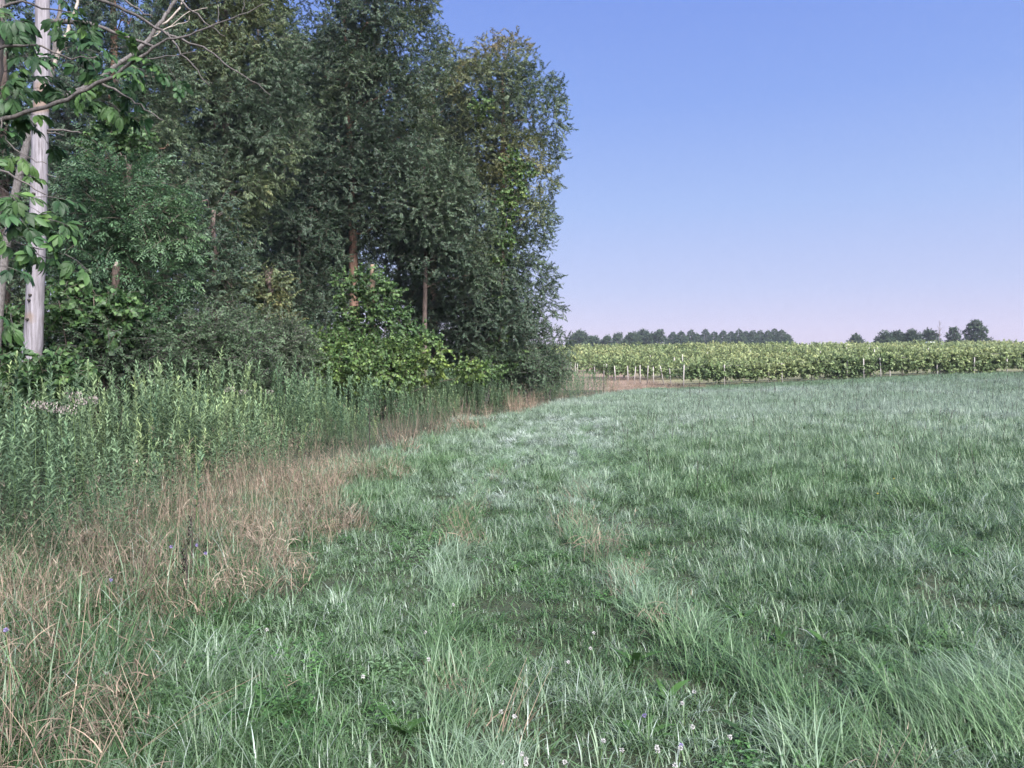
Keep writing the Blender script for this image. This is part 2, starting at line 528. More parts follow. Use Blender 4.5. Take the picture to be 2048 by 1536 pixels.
def grass_patch(rad, tufts, nb, lmin, lmax, w, segs, mat):
    """a round patch of several tufts"""
    mb = MB()
    for _ in range(tufts):
        a = R(0, 2 * PI); r = rad * math.sqrt(random.random()); cx, cy = r * math.cos(a), r * math.sin(a)
        hs = R(0.4, 1.45); tl = R(0.0, 1.0); dirn = R(0, 6.28); sw = R(0, .25)
        for _ in range(nb):
            a = R(0, 2 * PI); r = 0.07 * math.sqrt(random.random())
            mb.blade((cx + r * math.cos(a), cy + r * math.sin(a), -0.02), a + R(-1, 1) if random.random() > sw else dirn, R(lmin, lmax) * hs, w * R(0.6, 1.3), abs(random.gauss(0.15, 0.22)), R(0.25, 1) * R(0.9, 2.8), segs, lr=min(1, max(0, random.gauss(tl, 0.2))))
    return mb.build('patch', mat, link=False)


mid_tufts = [grass_patch(0.30, 12, 24, 0.08, 0.22, 0.0062, 4, M['grass']) for _ in range(8)]
far_tufts = [grass_patch(0.62, 20, 16, 0.12, 0.26, 0.011, 3, M['far_grass']) for _ in range(7)]


def clover_patch():
    mb = MB()
    for _ in range(34):
        a = R(0, 2 * PI); r = 0.13 * math.sqrt(random.random())
        h = R(0.03, 0.10); c = np.array([r * math.cos(a), r * math.sin(a), h]); q = R(0, 2 * PI)
        tl = R(-0.5, 0.5)
        for k in range(3):
            an = q + k * 2.094
            mb.leaf(c, (math.cos(an), math.sin(an), 0.15 + tl * math.cos(an)), (0, 0, 1), R(0.017, 0.026), R(0.016, 0.022))
    return mb.build('clover', M['clover'], link=False)


clovers = [clover_patch() for _ in range(3)]


def dry_tuft(nb, lo, hi, w, name, spread=0.10, heads=0.35):
    mb = MB()
    for _ in range(nb):
        a = R(0, 2 * PI); r = spread * math.sqrt(random.random())
        L = R(lo, hi); az = a + R(-1.3, 1.3)
        e = mb.blade((r * math.cos(a), r * math.sin(a), 0), az, L, w * R(0.6, 1.2), abs(random.gauss(0, 0.3)), R(-0.2, 0.7), 3, tip=0.4)
        if random.random() < heads:                                  # a thin open seed head
            for _ in range(6):
                mb.blade(e - np.array([0, 0, R(0, 0.12)]), R(0, 6.28), R(0.02, 0.06), w * 1.2, R(0.3, 0.9), 0.4, 1)
        if random.random() < 0.6:                                    # a curled dead leaf on the stem
            mb.blade((r * math.cos(a), r * math.sin(a), L * R(0.1, 0.5)), R(0, 6.28), R(0.10, 0.25), w * 1.8, R(0.3, 0.8), R(1.0, 2.4), 4)
    return mb.build(name, M['dry'], link=False)


dry_near = [dry_tuft(11, 0.30, 0.85, 0.0030, 'dry_tuft') for _ in range(5)]
dry_far = [dry_tuft(26, 0.35, 0.85, 0.0085, 'dry_tuft', 0.22, 0.5) for _ in range(4)]
dry_low = [dry_tuft(22, 0.10, 0.32, 0.0030, 'dry_litter', 0.16, 0.1) for _ in range(4)]


def goldenrod(h, lod=0):
    mb = MB()
    ln = R(0, 6.28); bend = R(0.02, 0.10)
    st = [np.array([bend * (t ** 2) * math.cos(ln), bend * (t ** 2) * math.sin(ln), h * t]) for t in (0, .35, .7, 1.0)]
    mb.tube(st, [0.0035, 0.003, 0.0025, 0.001], 3, lr=0.5)
    k = int(h * (46 if lod == 0 else 26))
    for i in range(k):
        t = 0.10 + 0.90 * (i + R(0, 1)) / k
        az = i * 2.4 + R(-.4, .4)
        L = (0.155 * (1 - 0.55 * max(0, (t - 0.55) / 0.45)) if t > 0.3 else 0.09) * R(0.7, 1.15)
        lean = 0.85 - 0.62 * max(0, (t - 0.6) / 0.4) ** 1.2 + R(-.25, .3)
        wd = (0.024 if lod == 0 else 0.03) * R(0.8, 1.2) * (0.75 if t > 0.85 else 1)
        base = np.array([bend * t * t * math.cos(ln), bend * t * t * math.sin(ln), h * t])
        mb.blade(base, az, L, wd, lean, R(0.6, 1.7) * (1.2 - t * 0.6), 3 if lod == 0 else 2, belly=0.25, twist=R(-.7, .7), lr=min(1, R(0, 0.6) + (0.5 if t > 0.86 else 0)))
    return mb


golden_src = [goldenrod(R(1.1, 1.5)).build('goldenrod_piece', M['golden'], link=False) for _ in range(6)]
golden_far = [goldenrod(R(1.1, 1.45), 1).build('goldenrod_piece', M['golden'], link=False) for _ in range(4)]


def spray(nl, length, ll, lw, mat, name, droop=0.2, flat=0.6, detail=0, stem=True, stemmat=None):
    """a leafy twig along +X"""
    mb = MB()
    if stem:
        mb.tube([(0, 0, 0), (length * 0.5, 0, 0.02), (length, 0, -0.02)], [0.006, 0.004, 0.002], 3, mi=1)
    for i in range(nl):
        t = (i + R(0.2, 1)) / nl
        b = np.array([length * t, R(-.03, .03) * length, R(-.06, .06) * length])
        s = 1 if i % 2 else -1
        az = s * R(0.4, 1.25)
        d = np.array([math.cos(az), math.sin(az), R(-0.5, 0.25) - droop])
        nrm = np.array([R(-flat, flat), R(-flat, flat), 1.0])
        mb.leaf(b, d, nrm, ll * R(0.7, 1.25), lw * R(0.75, 1.25), detail=detail, droop=R(0.05, 0.3))
    return mb.build(name, [mat, stemmat or M['dark_bark']], link=False)


oval = [spray(17, 0.48, 0.11, 0.058, M['leaf'], 'leaf_spray') for _ in range(5)]
narrow = [spray(20, 0.50, 0.15, 0.042, M['leaf'], 'leaf_spray', droop=0.35) for _ in range(5)]
vine_src = [spray(12, 0.42, 0.135, 0.125, M['grape'], 'vine_spray', droop=0.5, flat=0.9) for _ in range(5)]
vineyard_src = [spray(13, 0.55, 0.17, 0.15, M['vineyard'], 'vine_shoot', droop=0.25, flat=0.9) for _ in range(5)]
shrub_src = [spray(18, 0.36, 0.055, 0.028, M['shrub'], 'shrub_twig', droop=0.0, flat=0.9, stemmat=M['dead_twig']) for _ in range(4)]
far_src = [spray(16, 1.1, 0.42, 0.28, M['far_leaf'], 'far_spray', stem=False) for _ in range(4)]


def ash_spray():
    mb = MB()
    mb.tube([(0, 0, 0), (0.3, 0, 0.02), (0.55, 0, 0.0)], [0.006, 0.004, 0.002], 3, mi=1)
    for j in range(5):
        b = np.array([0.1 + 0.11 * j, 0, 0]); s = 1 if j % 2 else -1
        az = s * R(0.5, 1.1) if j < 4 else R(-.2, .2)
        dz = R(-0.5, 0.3)
        ax = np.array([math.cos(az), math.sin(az), dz]); ax /= np.linalg.norm(ax)
        L = R(0.22, 0.3); side = np.array([-math.sin(az), math.cos(az), 0])
        for q in range(4):
            c = b + ax * L * (0.35 + 0.2 * q) + np.array([0, 0, -0.05 * q * q * 0.1])
            for sg in (-1, 1):
                mb.leaf(c, ax * 0.6 + side * sg + np.array([0, 0, R(-.5, 0)]), (R(-.3, .3), R(-.3, .3), 1), R(0.07, 0.105), R(0.024, 0.034))
        mb.leaf(b + ax * L, ax + np.array([0, 0, -.3]), (0, 0, 1), 0.10, 0.033)
    return mb.build('ash_spray', [M['ash'], M['dark_bark']], link=False)


ash_src = [ash_spray() for _ in range(5)]


def hickory_spray():
    """a twig with a rosette of large drooping leaflets"""
    mb = MB()
    mb.tube([(0, 0, 0), (0.16, 0, 0.02), (0.34, 0, 0)], [0.006, 0.0045, 0.003], 4, mi=1)
    for j in range(4):
        az = R(-1.5, 1.5); b = np.array([R(0.10, 0.34), 0, 0])
        ax = np.array([math.cos(az), math.sin(az), R(-.5, .35)]); ax /= np.linalg.norm(ax)
        L = R(0.10, 0.16); side = np.array([-math.sin(az), math.cos(az), 0]); lr = random.random()
        mb.tube([b, b + ax * L], [0.002, 0.0015], 3, mi=1)
        c = b + ax * L
        for k, (sg, ln) in enumerate([(0, 0.19), (-1, 0.17), (1, 0.17), (-1.9, 0.11), (1.9, 0.11)]):
            dd = ax + side * sg * 0.75 + np.array([0, 0, R(-.75, -.15)])
            mb.leaf(c if k < 3 else c - ax * 0.045, dd, (R(-.35, .35), R(-.35, .35), 1), ln * R(0.85, 1.15), ln * 0.42, lr=min(1, max(0, lr + R(-.2, .2))), detail=1, droop=R(.1, .35))
    return mb.build('leaf_rosette', [M['hickory'], M['dead_twig']], link=False)


hick_src = [hickory_spray() for _ in range(6)]


# ------------------------------------------------------------------ trees
def path_tube(name, pts, r0, r1, mat, parent=None, sides=8, wob=0.0, sub=3):
    """tapered branch through control points, lightly crooked"""
    pts = [np.array(q, float) for q in pts]
    out = []
    for i in range(len(pts) - 1):
        p0 = pts[max(i - 1, 0)]; p1 = pts[i]; p2 = pts[i + 1]; p3 = pts[min(i + 2, len(pts) - 1)]
        for k in range(sub):
            t = k / sub
            out.append(0.5 * ((2 * p1) + (-p0 + p2) * t + (2 * p0 - 5 * p1 + 4 * p2 - p3) * t * t + (-p0 + 3 * p1 - 3 * p2 + p3) * t ** 3))
    out.append(pts[-1])
    nn = len(out)
    out = [q + (rng.normal(0, wob, 3) if 0 < i < nn - 1 else 0) for i, q in enumerate(out)]
    mb = MB()
    mb.tube(out, [(r0 + (r1 - r0) * (i / (nn - 1))) * R(0.93, 1.07) for i in range(nn)], sides, cap=True)
    return mb.build(name, mat, parent)


def lobe_points(lobes, density, gap=0.25, shell=0.55, under=0.5, flat=1.0):
    """twig places on and inside ellipsoid lobes [(c, r)], with ragged gaps"""
    Ps, Ds = [], []
    for c, r in lobes:
        c = np.asarray(c, float); r = np.asarray(r, float) * np.ones(3)
        N = max(8, int(density * 4 * PI * (r.mean() ** 2)))
        d = rng.normal(0, 1, (N, 3)); d /= np.linalg.norm(d, axis=1, keepdims=True)
        rr = shell + (1.08 - shell) * rng.random(N) ** 0.7
        keep = ~((d[:, 2] < -0.25) & (rng.random(N) < under))
        q = c + d * r * rr[:, None]
        keep &= (noise3(q, 1.3, 1) + 0.6 * noise3(q, 3.1, 2)) > (-1.1 + gap * 1.6)
        dd = d * 0.55; dd[:, 2] = dd[:, 2] * 0.6 - 0.1
        dd += rng.normal(0, 0.6, dd.shape)
        Ps.append(q[keep]); Ds.append(dd[keep])
    return np.concatenate(Ps), np.concatenate(Ds)


def tree(name, label, cat, base, trunk_pts, r0, r1, prof, src, key, nl, density, lobe_r, bark, tint0=0.3, tint_var=0.16,
         warm=0.0, group=None, gap=0.25, scl=(0.8, 1.25), limb_every=1, depth=0.8, top_extra=True):
    """prof: (z, left, right) extents of the crown about x = base x; limbs reach lobes that fill that envelope"""
    if scl[1] < 1.5 and lobe_r > 0.7:
        lobe_r *= 1.75; nl = int(nl * 0.55); density *= 1.75; scl = (scl[0] * 0.74, scl[1] * 0.74)
    root = empty(name, (base[0], base[1], float(terr(base[0], base[1]))), label, cat, group)
    o3 = np.array(root.location)
    tp = [np.array(q, float) - o3 for q in trunk_pts]
    path_tube('trunk', tp, r0, r1, bark, root, 10, wob=0.02)
    zs = [q[2] for q in prof]; zmin, zmax = min(zs), max(zs)
    pr = sorted(prof)
    pz = [q[0] for q in pr] if False else [q[0] for q in pr]
    zlo, zhi = pr[0][0], pr[-1][0]
    lobes = []
    tz = [q[2] for q in tp]
    for i in range(nl):
        z = zlo + (zhi - zlo) * ((i + R(0.1, .9)) / nl)
        lf = np.interp(z, [q[0] for q in pr], [q[1] for q in pr]); rt = np.interp(z, [q[0] for q in pr], [q[2] for q in pr])
        a = i * 2.39996 + R(-.35, .35)
        cx, hw = (lf + rt) / 2, (rt - lf) / 2
        r = lobe_r * R(0.7, 1.25)
        r = min(r, max(0.45, hw * 0.6))
        fr = R(0.55, 1.0)
        c = np.array([cx + math.cos(a) * max(0, hw - r * 0.85) * fr, math.sin(a) * max(0.2, hw * depth - r * 0.6) * fr, z - o3[2]])
        lobes.append((c, np.array([r, r, r * R(0.55, 0.8)])))
        # limb
        zt = min(max(c[2] - np.hypot(c[0], c[1]) * R(0.25, 0.6), tz[0] + 0.6), tz[-1])
        s = np.array([np.interp(zt, tz, [q[k] for q in tp]) for k in (0, 1)] + [zt])
        if i % limb_every == 0:
            mid = s * 0.5 + c * 0.5 + np.array([0, 0, R(0.0, 0.35)])
            rad = max(0.02, (r0 + (r1 - r0) * (zt - tz[0]) / (tz[-1] - tz[0] + 1e-6)) * R(0.22, 0.4))
            path_tube('limb', [s, mid, c, c + (c - s) * 0.12], rad, 0.012, bark, root, 5, wob=0.05)
    pts, dirs = lobe_points(lobes, density, gap, shell=0.68)
    N = len(pts)
    zz = (pts[:, 2] + o3[2] - zlo) / (zhi - zlo + 1e-6)
    tint = tint0 + tint_var * noise3(pts + o3, 0.55, 0) + rng.normal(0, 0.05, N)
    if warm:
        tint = tint + warm * np.clip(noise3(pts + o3, 0.45, 1) * 0.8 + 0.25, 0, 1) * np.clip(zz * 1.6 - 0.45, 0, 1)  # warm low sunlight on the upper crown, put into the leaf tint
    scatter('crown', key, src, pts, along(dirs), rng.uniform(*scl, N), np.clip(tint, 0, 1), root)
    return root


def img_prof(rows, Y, x0):
    return [(EYE + (HOR - py) / F_PX * Y, (a - 1024) / F_PX * Y - x0, (b - 1024) / F_PX * Y - x0) for py, a, b in rows]


def img_tree(name, label, px, Y, top_py, rows, r0, src, key, nl, density, lobe_r, bark, lean_px=0, **kw):
    X = (px - 1024) / F_PX * Y
    g0 = float(terr(X, Y))
    top = P(px + lean_px, top_py, Y)
    mid = P(px + lean_px * 0.35, (top_py + 740) / 2, Y)
    tp = [(X, Y, g0 - 0.1), tuple(mid), tuple(top)]
    return tree(name, label, 'tree', (X, Y), tp, r0, 0.05, img_prof(rows, Y, X), src, key, nl, density, lobe_r, bark, **kw)


D = 12.0
img_tree('broadleaf_tree', 'tall olive green tree at the end of the woods beside the open sky', 1005, 36, 150,
         [(95, 940, 1055), (130, 905, 1095), (190, 870, 1135), (265, 870, 1160), (320, 890, 1125), (380, 890, 1115), (430, 890, 1140),
          (500, 880, 1115), (560, 870, 1143), (630, 880, 1140), (700, 900, 1142)], 0.28, oval, 'oval', 46, D, 1.15, M['red_bark'],
         tint0=0.26, warm=0.6, gap=0.22)
img_tree('broadleaf_tree', 'tallest tree with a bare reddish trunk rising behind the vine mound', 713, 32, -40,
         [(-110, 720, 820), (-50, 640, 900), (0, 590, 920), (70, 560, 938), (130, 555, 920), (220, 570, 900), (330, 565, 860), (420, 560, 870), (470, 590, 850)],
         0.24, oval, 'oval', 44, D, 1.25, M['red_bark'], lean_px=-25, tint0=0.22, warm=0.7, gap=0.2)
img_tree('broadleaf_tree', 'dense tree with slim red trunk between the tallest tree and the end tree', 868, 39, 200,
         [(120, 850, 960), (200, 810, 985), (300, 790, 1000), (400, 790, 1000), (480, 800, 960)], 0.22, oval, 'oval', 30, D, 1.3, M['red_bark'],
         tint0=0.15, warm=0.25)
img_tree('willow_like_tree', 'broad fine leaved tree filling the woods behind the ash tree', 455, 27, -60,
         [(-130, 400, 520), (-60, 330, 570), (20, 285, 605), (120, 290, 612), (220, 310, 625), (330, 330, 610), (430, 340, 560), (520, 370, 520), (620, 390, 520), (690, 400, 520)],
         0.25, narrow, 'narrow', 56, D, 1.1, M['dark_bark'], tint0=0.22, warm=0.22, gap=0.2)
img_tree('broadleaf_tree', 'tall dark tree with reddish limbs behind the pale dead trunk', 235, 23, -80,
         [(-160, 150, 300), (-90, 90, 350), (0, 90, 330), (90, 130, 390), (200, 140, 400), (320, 170, 430), (430, 220, 450), (520, 250, 470)],
         0.22, narrow, 'narrow', 30, D, 1.1, M['red_bark'], tint0=0.2, warm=0.3, gap=0.45)
img_tree('broadleaf_tree', 'dark tree at the photo edge behind the large drooping leaves', 10, 19, -120,
         [(-200, -80, 120), (-80, -140, 110), (60, -160, 90), (200, -170, 120), (340, -170, 140), (480, -150, 150), (600, -130, 140), (690, -120, 150)],
         0.18, oval, 'oval', 40, D, 1.0, M['dark_bark'], tint0=0.2)
img_tree('ash_tree', 'young bright green ash beside the pale dead trunk', 262, 16, 330,
         [(325, 215, 260), (370, 165, 330), (440, 140, 375), (520, 130, 388), (600, 140, 372), (680, 150, 350), (730, 160, 340)],
         0.08, ash_src, 'ash', 34, 15, 0.62, M['dark_bark'], tint0=0.45, tint_var=0.25, scl=(0.75, 1.15))
img_tree('understory_tree', 'low dark leafy tree left of the bare reddish trunk', 600, 30, 440,
         [(420, 560, 680), (470, 500, 705), (540, 500, 700), (610, 520, 700), (680, 540, 690)], 0.10, oval, 'oval', 26, D, 1.0, M['dark_bark'], tint0=0.12)
img_tree('understory_tree', 'spreading dark green tree under the end tree above the weeds', 930, 34, 520,
         [(500, 880, 1010), (560, 850, 1060), (620, 830, 1090), (680, 830, 1100), (715, 850, 1090)], 0.10, oval, 'oval', 30, D, 0.95, M['dark_bark'], tint0=0.15)
img_tree('understory_tree', 'drooping dark tree between vine mound and slim red trunk', 800, 33, 480,
         [(470, 750, 850), (520, 740, 880), (590, 770, 890), (660, 800, 900), (700, 820, 920)], 0.09, narrow, 'narrow', 20, D, 0.9, M['dark_bark'], tint0=0.13)
img_tree('understory_tree', 'dim mid height tree behind the ash and the grey shrubs', 430, 21, 420,
         [(400, 380, 470), (460, 350, 510), (540, 350, 520), (620, 370, 520), (690, 380, 510)], 0.09, narrow, 'narrow', 24, D, 0.8, M['dark_bark'], tint0=0.2)
img_tree('understory_tree', 'billowing green tree beside the climbing vine', 850, 30.5, 330,
         [(300, 800, 900), (350, 760, 960), (420, 755, 1000), (500, 775, 1000), (560, 800, 975)], 0.12, oval, 'oval', 30, D, 1.1, M['dark_bark'], tint0=0.2)
img_tree('understory_tree', 'dusky rounded tree just behind the bare reddish trunk', 640, 33.5, 380,
         [(340, 600, 690), (400, 555, 730), (470, 540, 735), (550, 560, 710)], 0.12, oval, 'oval', 26, D, 1.1, M['dark_bark'], tint0=0.15)
img_tree('sapling', 'small light green sapling in front of the dark woods left of the vine mound', 538, 21, 545,
         [(540, 520, 550), (580, 500, 580), (630, 490, 600), (680, 500, 600)], 0.03, oval, 'oval', 16, 14, 0.42, M['dark_bark'], tint0=0.45, scl=(0.6, 0.95))

back = [(-60, 52, 40, 'rearmost tree glimpsed behind the large drooping leaves'), (140, 47, 60, 'rear tree with trunks showing against the sky above the dead branches'),
        (330, 50, 70, 'rear tree behind the broad fine leaved tree'), (520, 48, 40, 'rear tree between fine leaved tree and tallest tree'),
        (690, 52, 60, 'rear tree behind the bare reddish trunk'), (850, 54, 170, 'rear tree behind the slim red trunk'),
        (605, 43, 90, 'rear tree closing the gap beside the tallest tree')]
for px, Y, tpy, lab in back:
    w = 150
    img_tree('woodland_tree', lab, px, Y, tpy + 20,
             [(tpy, px - 50, px + 50), (tpy + 80, px - w * 0.7, px + w * 0.7), (tpy + 220, px - w * 0.8, px + w * 0.8), (tpy + 380, px - w * 0.7, px + w * 0.7), (640, px - 90, px + 90)],
             0.25, oval, 'oval', 34, 6, 1.9, M['dark_bark'], tint0=0.12, group='trees at the back of the woods', scl=(1.2, 1.8), gap=0.3)

# undergrowth filling the floor of the woods
ul = []
for _ in range(150):
    Y = R(26, 56)
    fl = np.interp(Y, [13, 20, 26, 34, 42, 47], [-9.5, -8, -6.2, -2.5, 1.2, 3.0])
    x = fl - abs(random.gauss(0, 6)) - 1.0
    r = R(0.8, 1.8)
    ul.append((np.array([x, Y, float(terr(x, Y)) + r * R(0.3, 1.5)]), np.array([r, r, r * 0.8])))
for _ in range(60):
    Y = R(15, 27); x = np.interp(Y, [13, 20, 27], [-11.5, -10.5, -8.5]) - abs(random.gauss(0, 4)); r = R(0.7, 1.3)
    ul.append((np.array([x, Y, r * R(0.3, 1.8)]), np.array([r, r, r * 0.8])))
pts, dirs = lobe_points(ul, 6, 0.1)
scatter('undergrowth', 'oval', oval, pts, along(dirs), rng.uniform(1.0, 1.6, len(pts)), np.clip(0.12 + 0.1 * noise3(pts, 0.5), 0, 1),
        label='dark leafy undergrowth on the floor of the woods')['category'] = 'undergrowth'


# ------------------------------------------------------------------ dead and leaning trunks on the left
def px_path(pts, Y):
    return [P(a, b, Y if not hasattr(Y, '__len__') else Y[i]) for i, (a, b) in enumerate(pts)]


Y0 = 13.4
b0 = P(62, 740, Y0); b0[2] = float(terr(b0[0], b0[1]))
snag = empty('dead_tree_trunk', tuple(b0), 'pale grey barkless dead trunk standing at the edge of the woods', 'dead tree')
rows = [(58, 790, 26), (62, 740, 23), (67, 690, 21.5), (72, 600, 20), (76, 500, 19), (82, 400, 18.4), (85, 300, 18.2), (89, 180, 17.4), (91, 90, 16.6), (93, 0, 15.8), (95, -140, 14)]
pts_ = [P(a, b, Y0) - b0 for a, b, _ in rows]
pts_[0][2] = -0.1
mb = MB(); fine = []; fr = []
for i in range(len(pts_) - 1):
    for k in range(4):
        t = k / 4
        fine.append(pts_[i] * (1 - t) + pts_[i + 1] * t + rng.normal(0, 0.004, 3)); fr.append(0.82 * (rows[i][2] * (1 - t) + rows[i + 1][2] * t) / F_PX * Y0 * R(0.985, 1.015))
fine.append(pts_[-1]); fr.append(0.82 * rows[-1][2] / F_PX * Y0)
mb.tube(fine, fr, 18, cap=True)
mb.build('trunk', M['snag'], snag)
for (a, b) in [(86, 258), (81, 345), (82, 393), (73, 592), (71, 602), (67, 640)]:
    c = P(a, b, Y0) - b0; rr = 0.165
    k = MB(); k.tube([c + np.array([0, -rr + 0.03, 0]), c + np.array([0, -rr - 0.012, 0.0]), c + np.array([0, -rr - 0.016, 0])], [0.026, 0.022, 0.006], 7, cap=True)
    k.build('knot', M['dark_seed'], snag)
for path, r0, r1 in [([(104, 48), (150, 50), (200, 57), (250, 76), (290, 90), (315, 99)], 0.045, 0.02), ([(101, 264), (130, 263), (158, 267), (168, 269)], 0.024, 0.008),
                     ([(100, 268), (115, 269), (135, 273)], 0.018, 0.005), ([(98, 350), (106, 353), (118, 357)], 0.012, 0.004)]:
    path_tube('broken_branch', [q - b0 for q in px_path(path, Y0)], r0, r1, M['dead_twig'], snag, 7, wob=0.006)

Yl = 14.6
lb = P(-10, 740, Yl); lb[2] = float(terr(lb[0], lb[1]))
lean = empty('leaning_dead_tree', tuple(lb), 'lichen speckled dead tree leaning behind the pale trunk', 'dead tree')
path_tube('trunk', [np.array([-0.1, 0, -0.1])] + [q - lb for q in px_path([(5, 560), (28, 420), (48, 330), (66, 260), (84, 215)], Yl)], 0.08, 0.06, M['lichen'], lean, 10, wob=0.012)
path_tube('limb', [q - lb for q in px_path([(84, 220), (120, 202), (172, 182), (225, 145), (280, 105), (310, 75), (330, 45), (350, 18), (372, -15)], Yl)], 0.06, 0.025, M['lichen'], lean, 9, wob=0.012)
path_tube('limb', [q - lb for q in px_path([(84, 215), (108, 150), (118, 90), (128, 30), (138, -20)], Yl)], 0.05, 0.035, M['lichen'], lean, 8, wob=0.012)
path_tube('limb', [q - lb for q in px_path([(110, 145), (132, 92), (145, 60), (160, 10), (168, -20)], Yl)], 0.045, 0.02, M['pale_twig'], lean, 7, wob=0.012)
path_tube('branch', [q - lb for q in px_path([(330, 55), (358, 30), (372, 5), (380, -20)], Yl)], 0.02, 0.008, M['pale_twig'], lean, 6, wob=0.01)
path_tube('branch', [q - lb for q in px_path([(310, 80), (345, 58), (385, 28), (420, 22)], Yl)], 0.012, 0.004, M['pale_twig'], lean, 5, wob=0.01)
path_tube('branch', [q - lb for q in px_path([(315, 72), (352, 56), (380, 50), (386, 35)], Yl)], 0.01, 0.004, M['pale_twig'], lean, 5, wob=0.01)

# near tree whose big leaves hang into the corner
Yh = 8.2
hb = P(-60, 740, Yh); hb[2] = float(terr(hb[0], hb[1]))
hick = empty('overhanging_tree', tuple(hb), 'nearest tree hanging large drooping leaves over the pale dead trunk', 'tree')
path_tube('trunk', [np.array([-0.05, 0, -0.1])] + [q - hb for q in px_path([(-50, 560), (-38, 380), (-24, 240), (-12, 140), (-5, 70), (0, 0), (6, -90), (12, -220)], Yh)], 0.15, 0.075, M['grey_bark'], hick, 12, wob=0.006)
limbs = [([(-30, 262), (-5, 246), (60, 229), (120, 208), (180, 181), (232, 158), (262, 135), (300, 108), (330, 90), (370, 78), (410, 66), (455, 48), (500, 30), (532, 14)], 0.032, 0.005, 8.0),
         ([(90, -60), (140, -25), (190, 2), (240, 22), (290, 45), (330, 68), (370, 86), (410, 100), (440, 120), (470, 145), (505, 165), (545, 195)], 0.03, 0.005, 8.6),
         ([(220, -20), (250, 2), (285, 25), (310, 42)], 0.02, 0.008, 8.5), ([(345, -20), (375, 15), (400, 35), (425, 60), (455, 78)], 0.018, 0.005, 9.0),
         ([(210, 172), (245, 190), (275, 207), (305, 228), (332, 244)], 0.016, 0.005, 8.0), ([(340, 70), (360, 100), (385, 130), (405, 155), (425, 176)], 0.014, 0.004, 8.5),
         ([(8, 240), (12, 265), (22, 290), (45, 308), (70, 320), (98, 330)], 0.010, 0.005, 7.9), ([(300, 122), (340, 118), (370, 113), (398, 108)], 0.010, 0.004, 8.0),
         ([(-25, 330), (20, 348), (60, 372), (100, 392)], 0.018, 0.006, 7.7), ([(-30, 430), (10, 470), (50, 490), (90, 500)], 0.015, 0.005, 7.5),
         ([(-12, 110), (40, 95), (90, 100), (150, 120), (200, 118)], 0.022, 0.006, 8.1), ([(0, 20), (50, 10), (110, 25), (150, 30)], 0.02, 0.006, 8.2),
         ([(430, 62), (442, 40), (440, 18), (444, 8)], 0.006, 0.003, 8.0), ([(490, 32), (492, 10), (493, -5)], 0.005, 0.003, 8.0)]
for path, r0, r1, Yb in limbs:
    path_tube('limb', [q - hb for q in px_path(path, Yb)], r0 * 0.8, r1 * 0.8, M['dead_twig'], hick, 7, wob=0.008)
spots = [(20, 395, 7.6, 4), (62, 432, 7.5, 6), (98, 462, 7.5, 5), (40, 475, 7.6, 5), (10, 440, 7.6, 4), (0, 590, 7.3, 3), (20, 545, 7.5, 1),
         (10, 330, 7.9, 3), (15, 200, 8.2, 6), (35, 232, 8.2, 3), (5, 270, 8.2, 3), (45, 60, 8.2, 5), (25, 110, 8.2, 6), (125, 25, 8.2, 3),
         (95, 60, 8.1, 1), (160, 110, 8.3, 4), (200, 130, 8.3, 5), (155, 165, 8.4, 4), (190, 180, 8.4, 5), (240, 120, 8.4, 3), (285, 140, 8.3, 3), (312, 158, 8.2, 2), (215, 212, 8.3, 4),
         (175, 85, 8.6, 2), (88, 140, 8.0, 2), (50, 160, 8.3, 5), (50, 10, 8.3, 4), (225, 90, 8.6, 2), (140, 140, 8.3, 3)]
hp, hd = [], []
for a, b, Yc, k in spots:
    c = P(a, b, Yc)
    for _ in range(k):
        q = c + rng.normal(0, 1, 3) * np.array([0.12, 0.2, 0.12]) - np.array([0.1, 0, 0])
        hp.append(q - hb); hd.append((R(0.1, 1.0), R(-0.9, 0.5), R(-0.55, 0.15)))
hp = np.array(hp); hd = np.array(hd)
scatter('crown', 'hick', hick_src, hp, along(hd, 0.6), rng.uniform(0.55, 0.85, len(hp)), np.clip(rng.normal(0.45, 0.22, len(hp)), 0, 1), hick)

# broad leaved bushes under the dead trunk
for px, py, Y, w, h, lab in [(200, 640, 14.6, 65, 70, 'dark large leaved bush right of the pale dead trunk'), (85, 775, 12.6, 40, 25, 'vine tangle round the foot of the pale dead trunk'),
                             (-10, 690, 15.6, 50, 60, 'dusky bush at the photo edge left of the pale dead trunk'), (230, 380, 18.0, 70, 95, 'tall large leaved shrub between dead trunk and ash')]:
    c = P(px, py, Y); root = empty('leafy_bush', (c[0], c[1], float(terr(c[0], c[1]))), lab, 'bush')
    o3 = np.array(root.location); lob = []
    for _ in range(9):
        q = c - o3 + np.array([R(-w, w) / F_PX * Y, R(-.6, .6), R(-h, h) / F_PX * Y]); r = R(0.28, 0.45)
        q[2] = max(q[2], 0.3)
        lob.append((q, r)); path_tube('stem', [np.array([R(-.15, .15), R(-.1, .1), -0.05]), q * np.array([.6, .6, .5]), q], 0.016, 0.006, M['dark_bark'], root, 5, wob=0.02)
    pts, dirs = lobe_points(lob, 24, 0.2)
    scatter('foliage', 'vine', vine_src, pts, along(dirs), rng.uniform(0.6, 0.95, len(pts)), np.clip(rng.normal(0.08, 0.07, len(pts)), 0, 1), root)

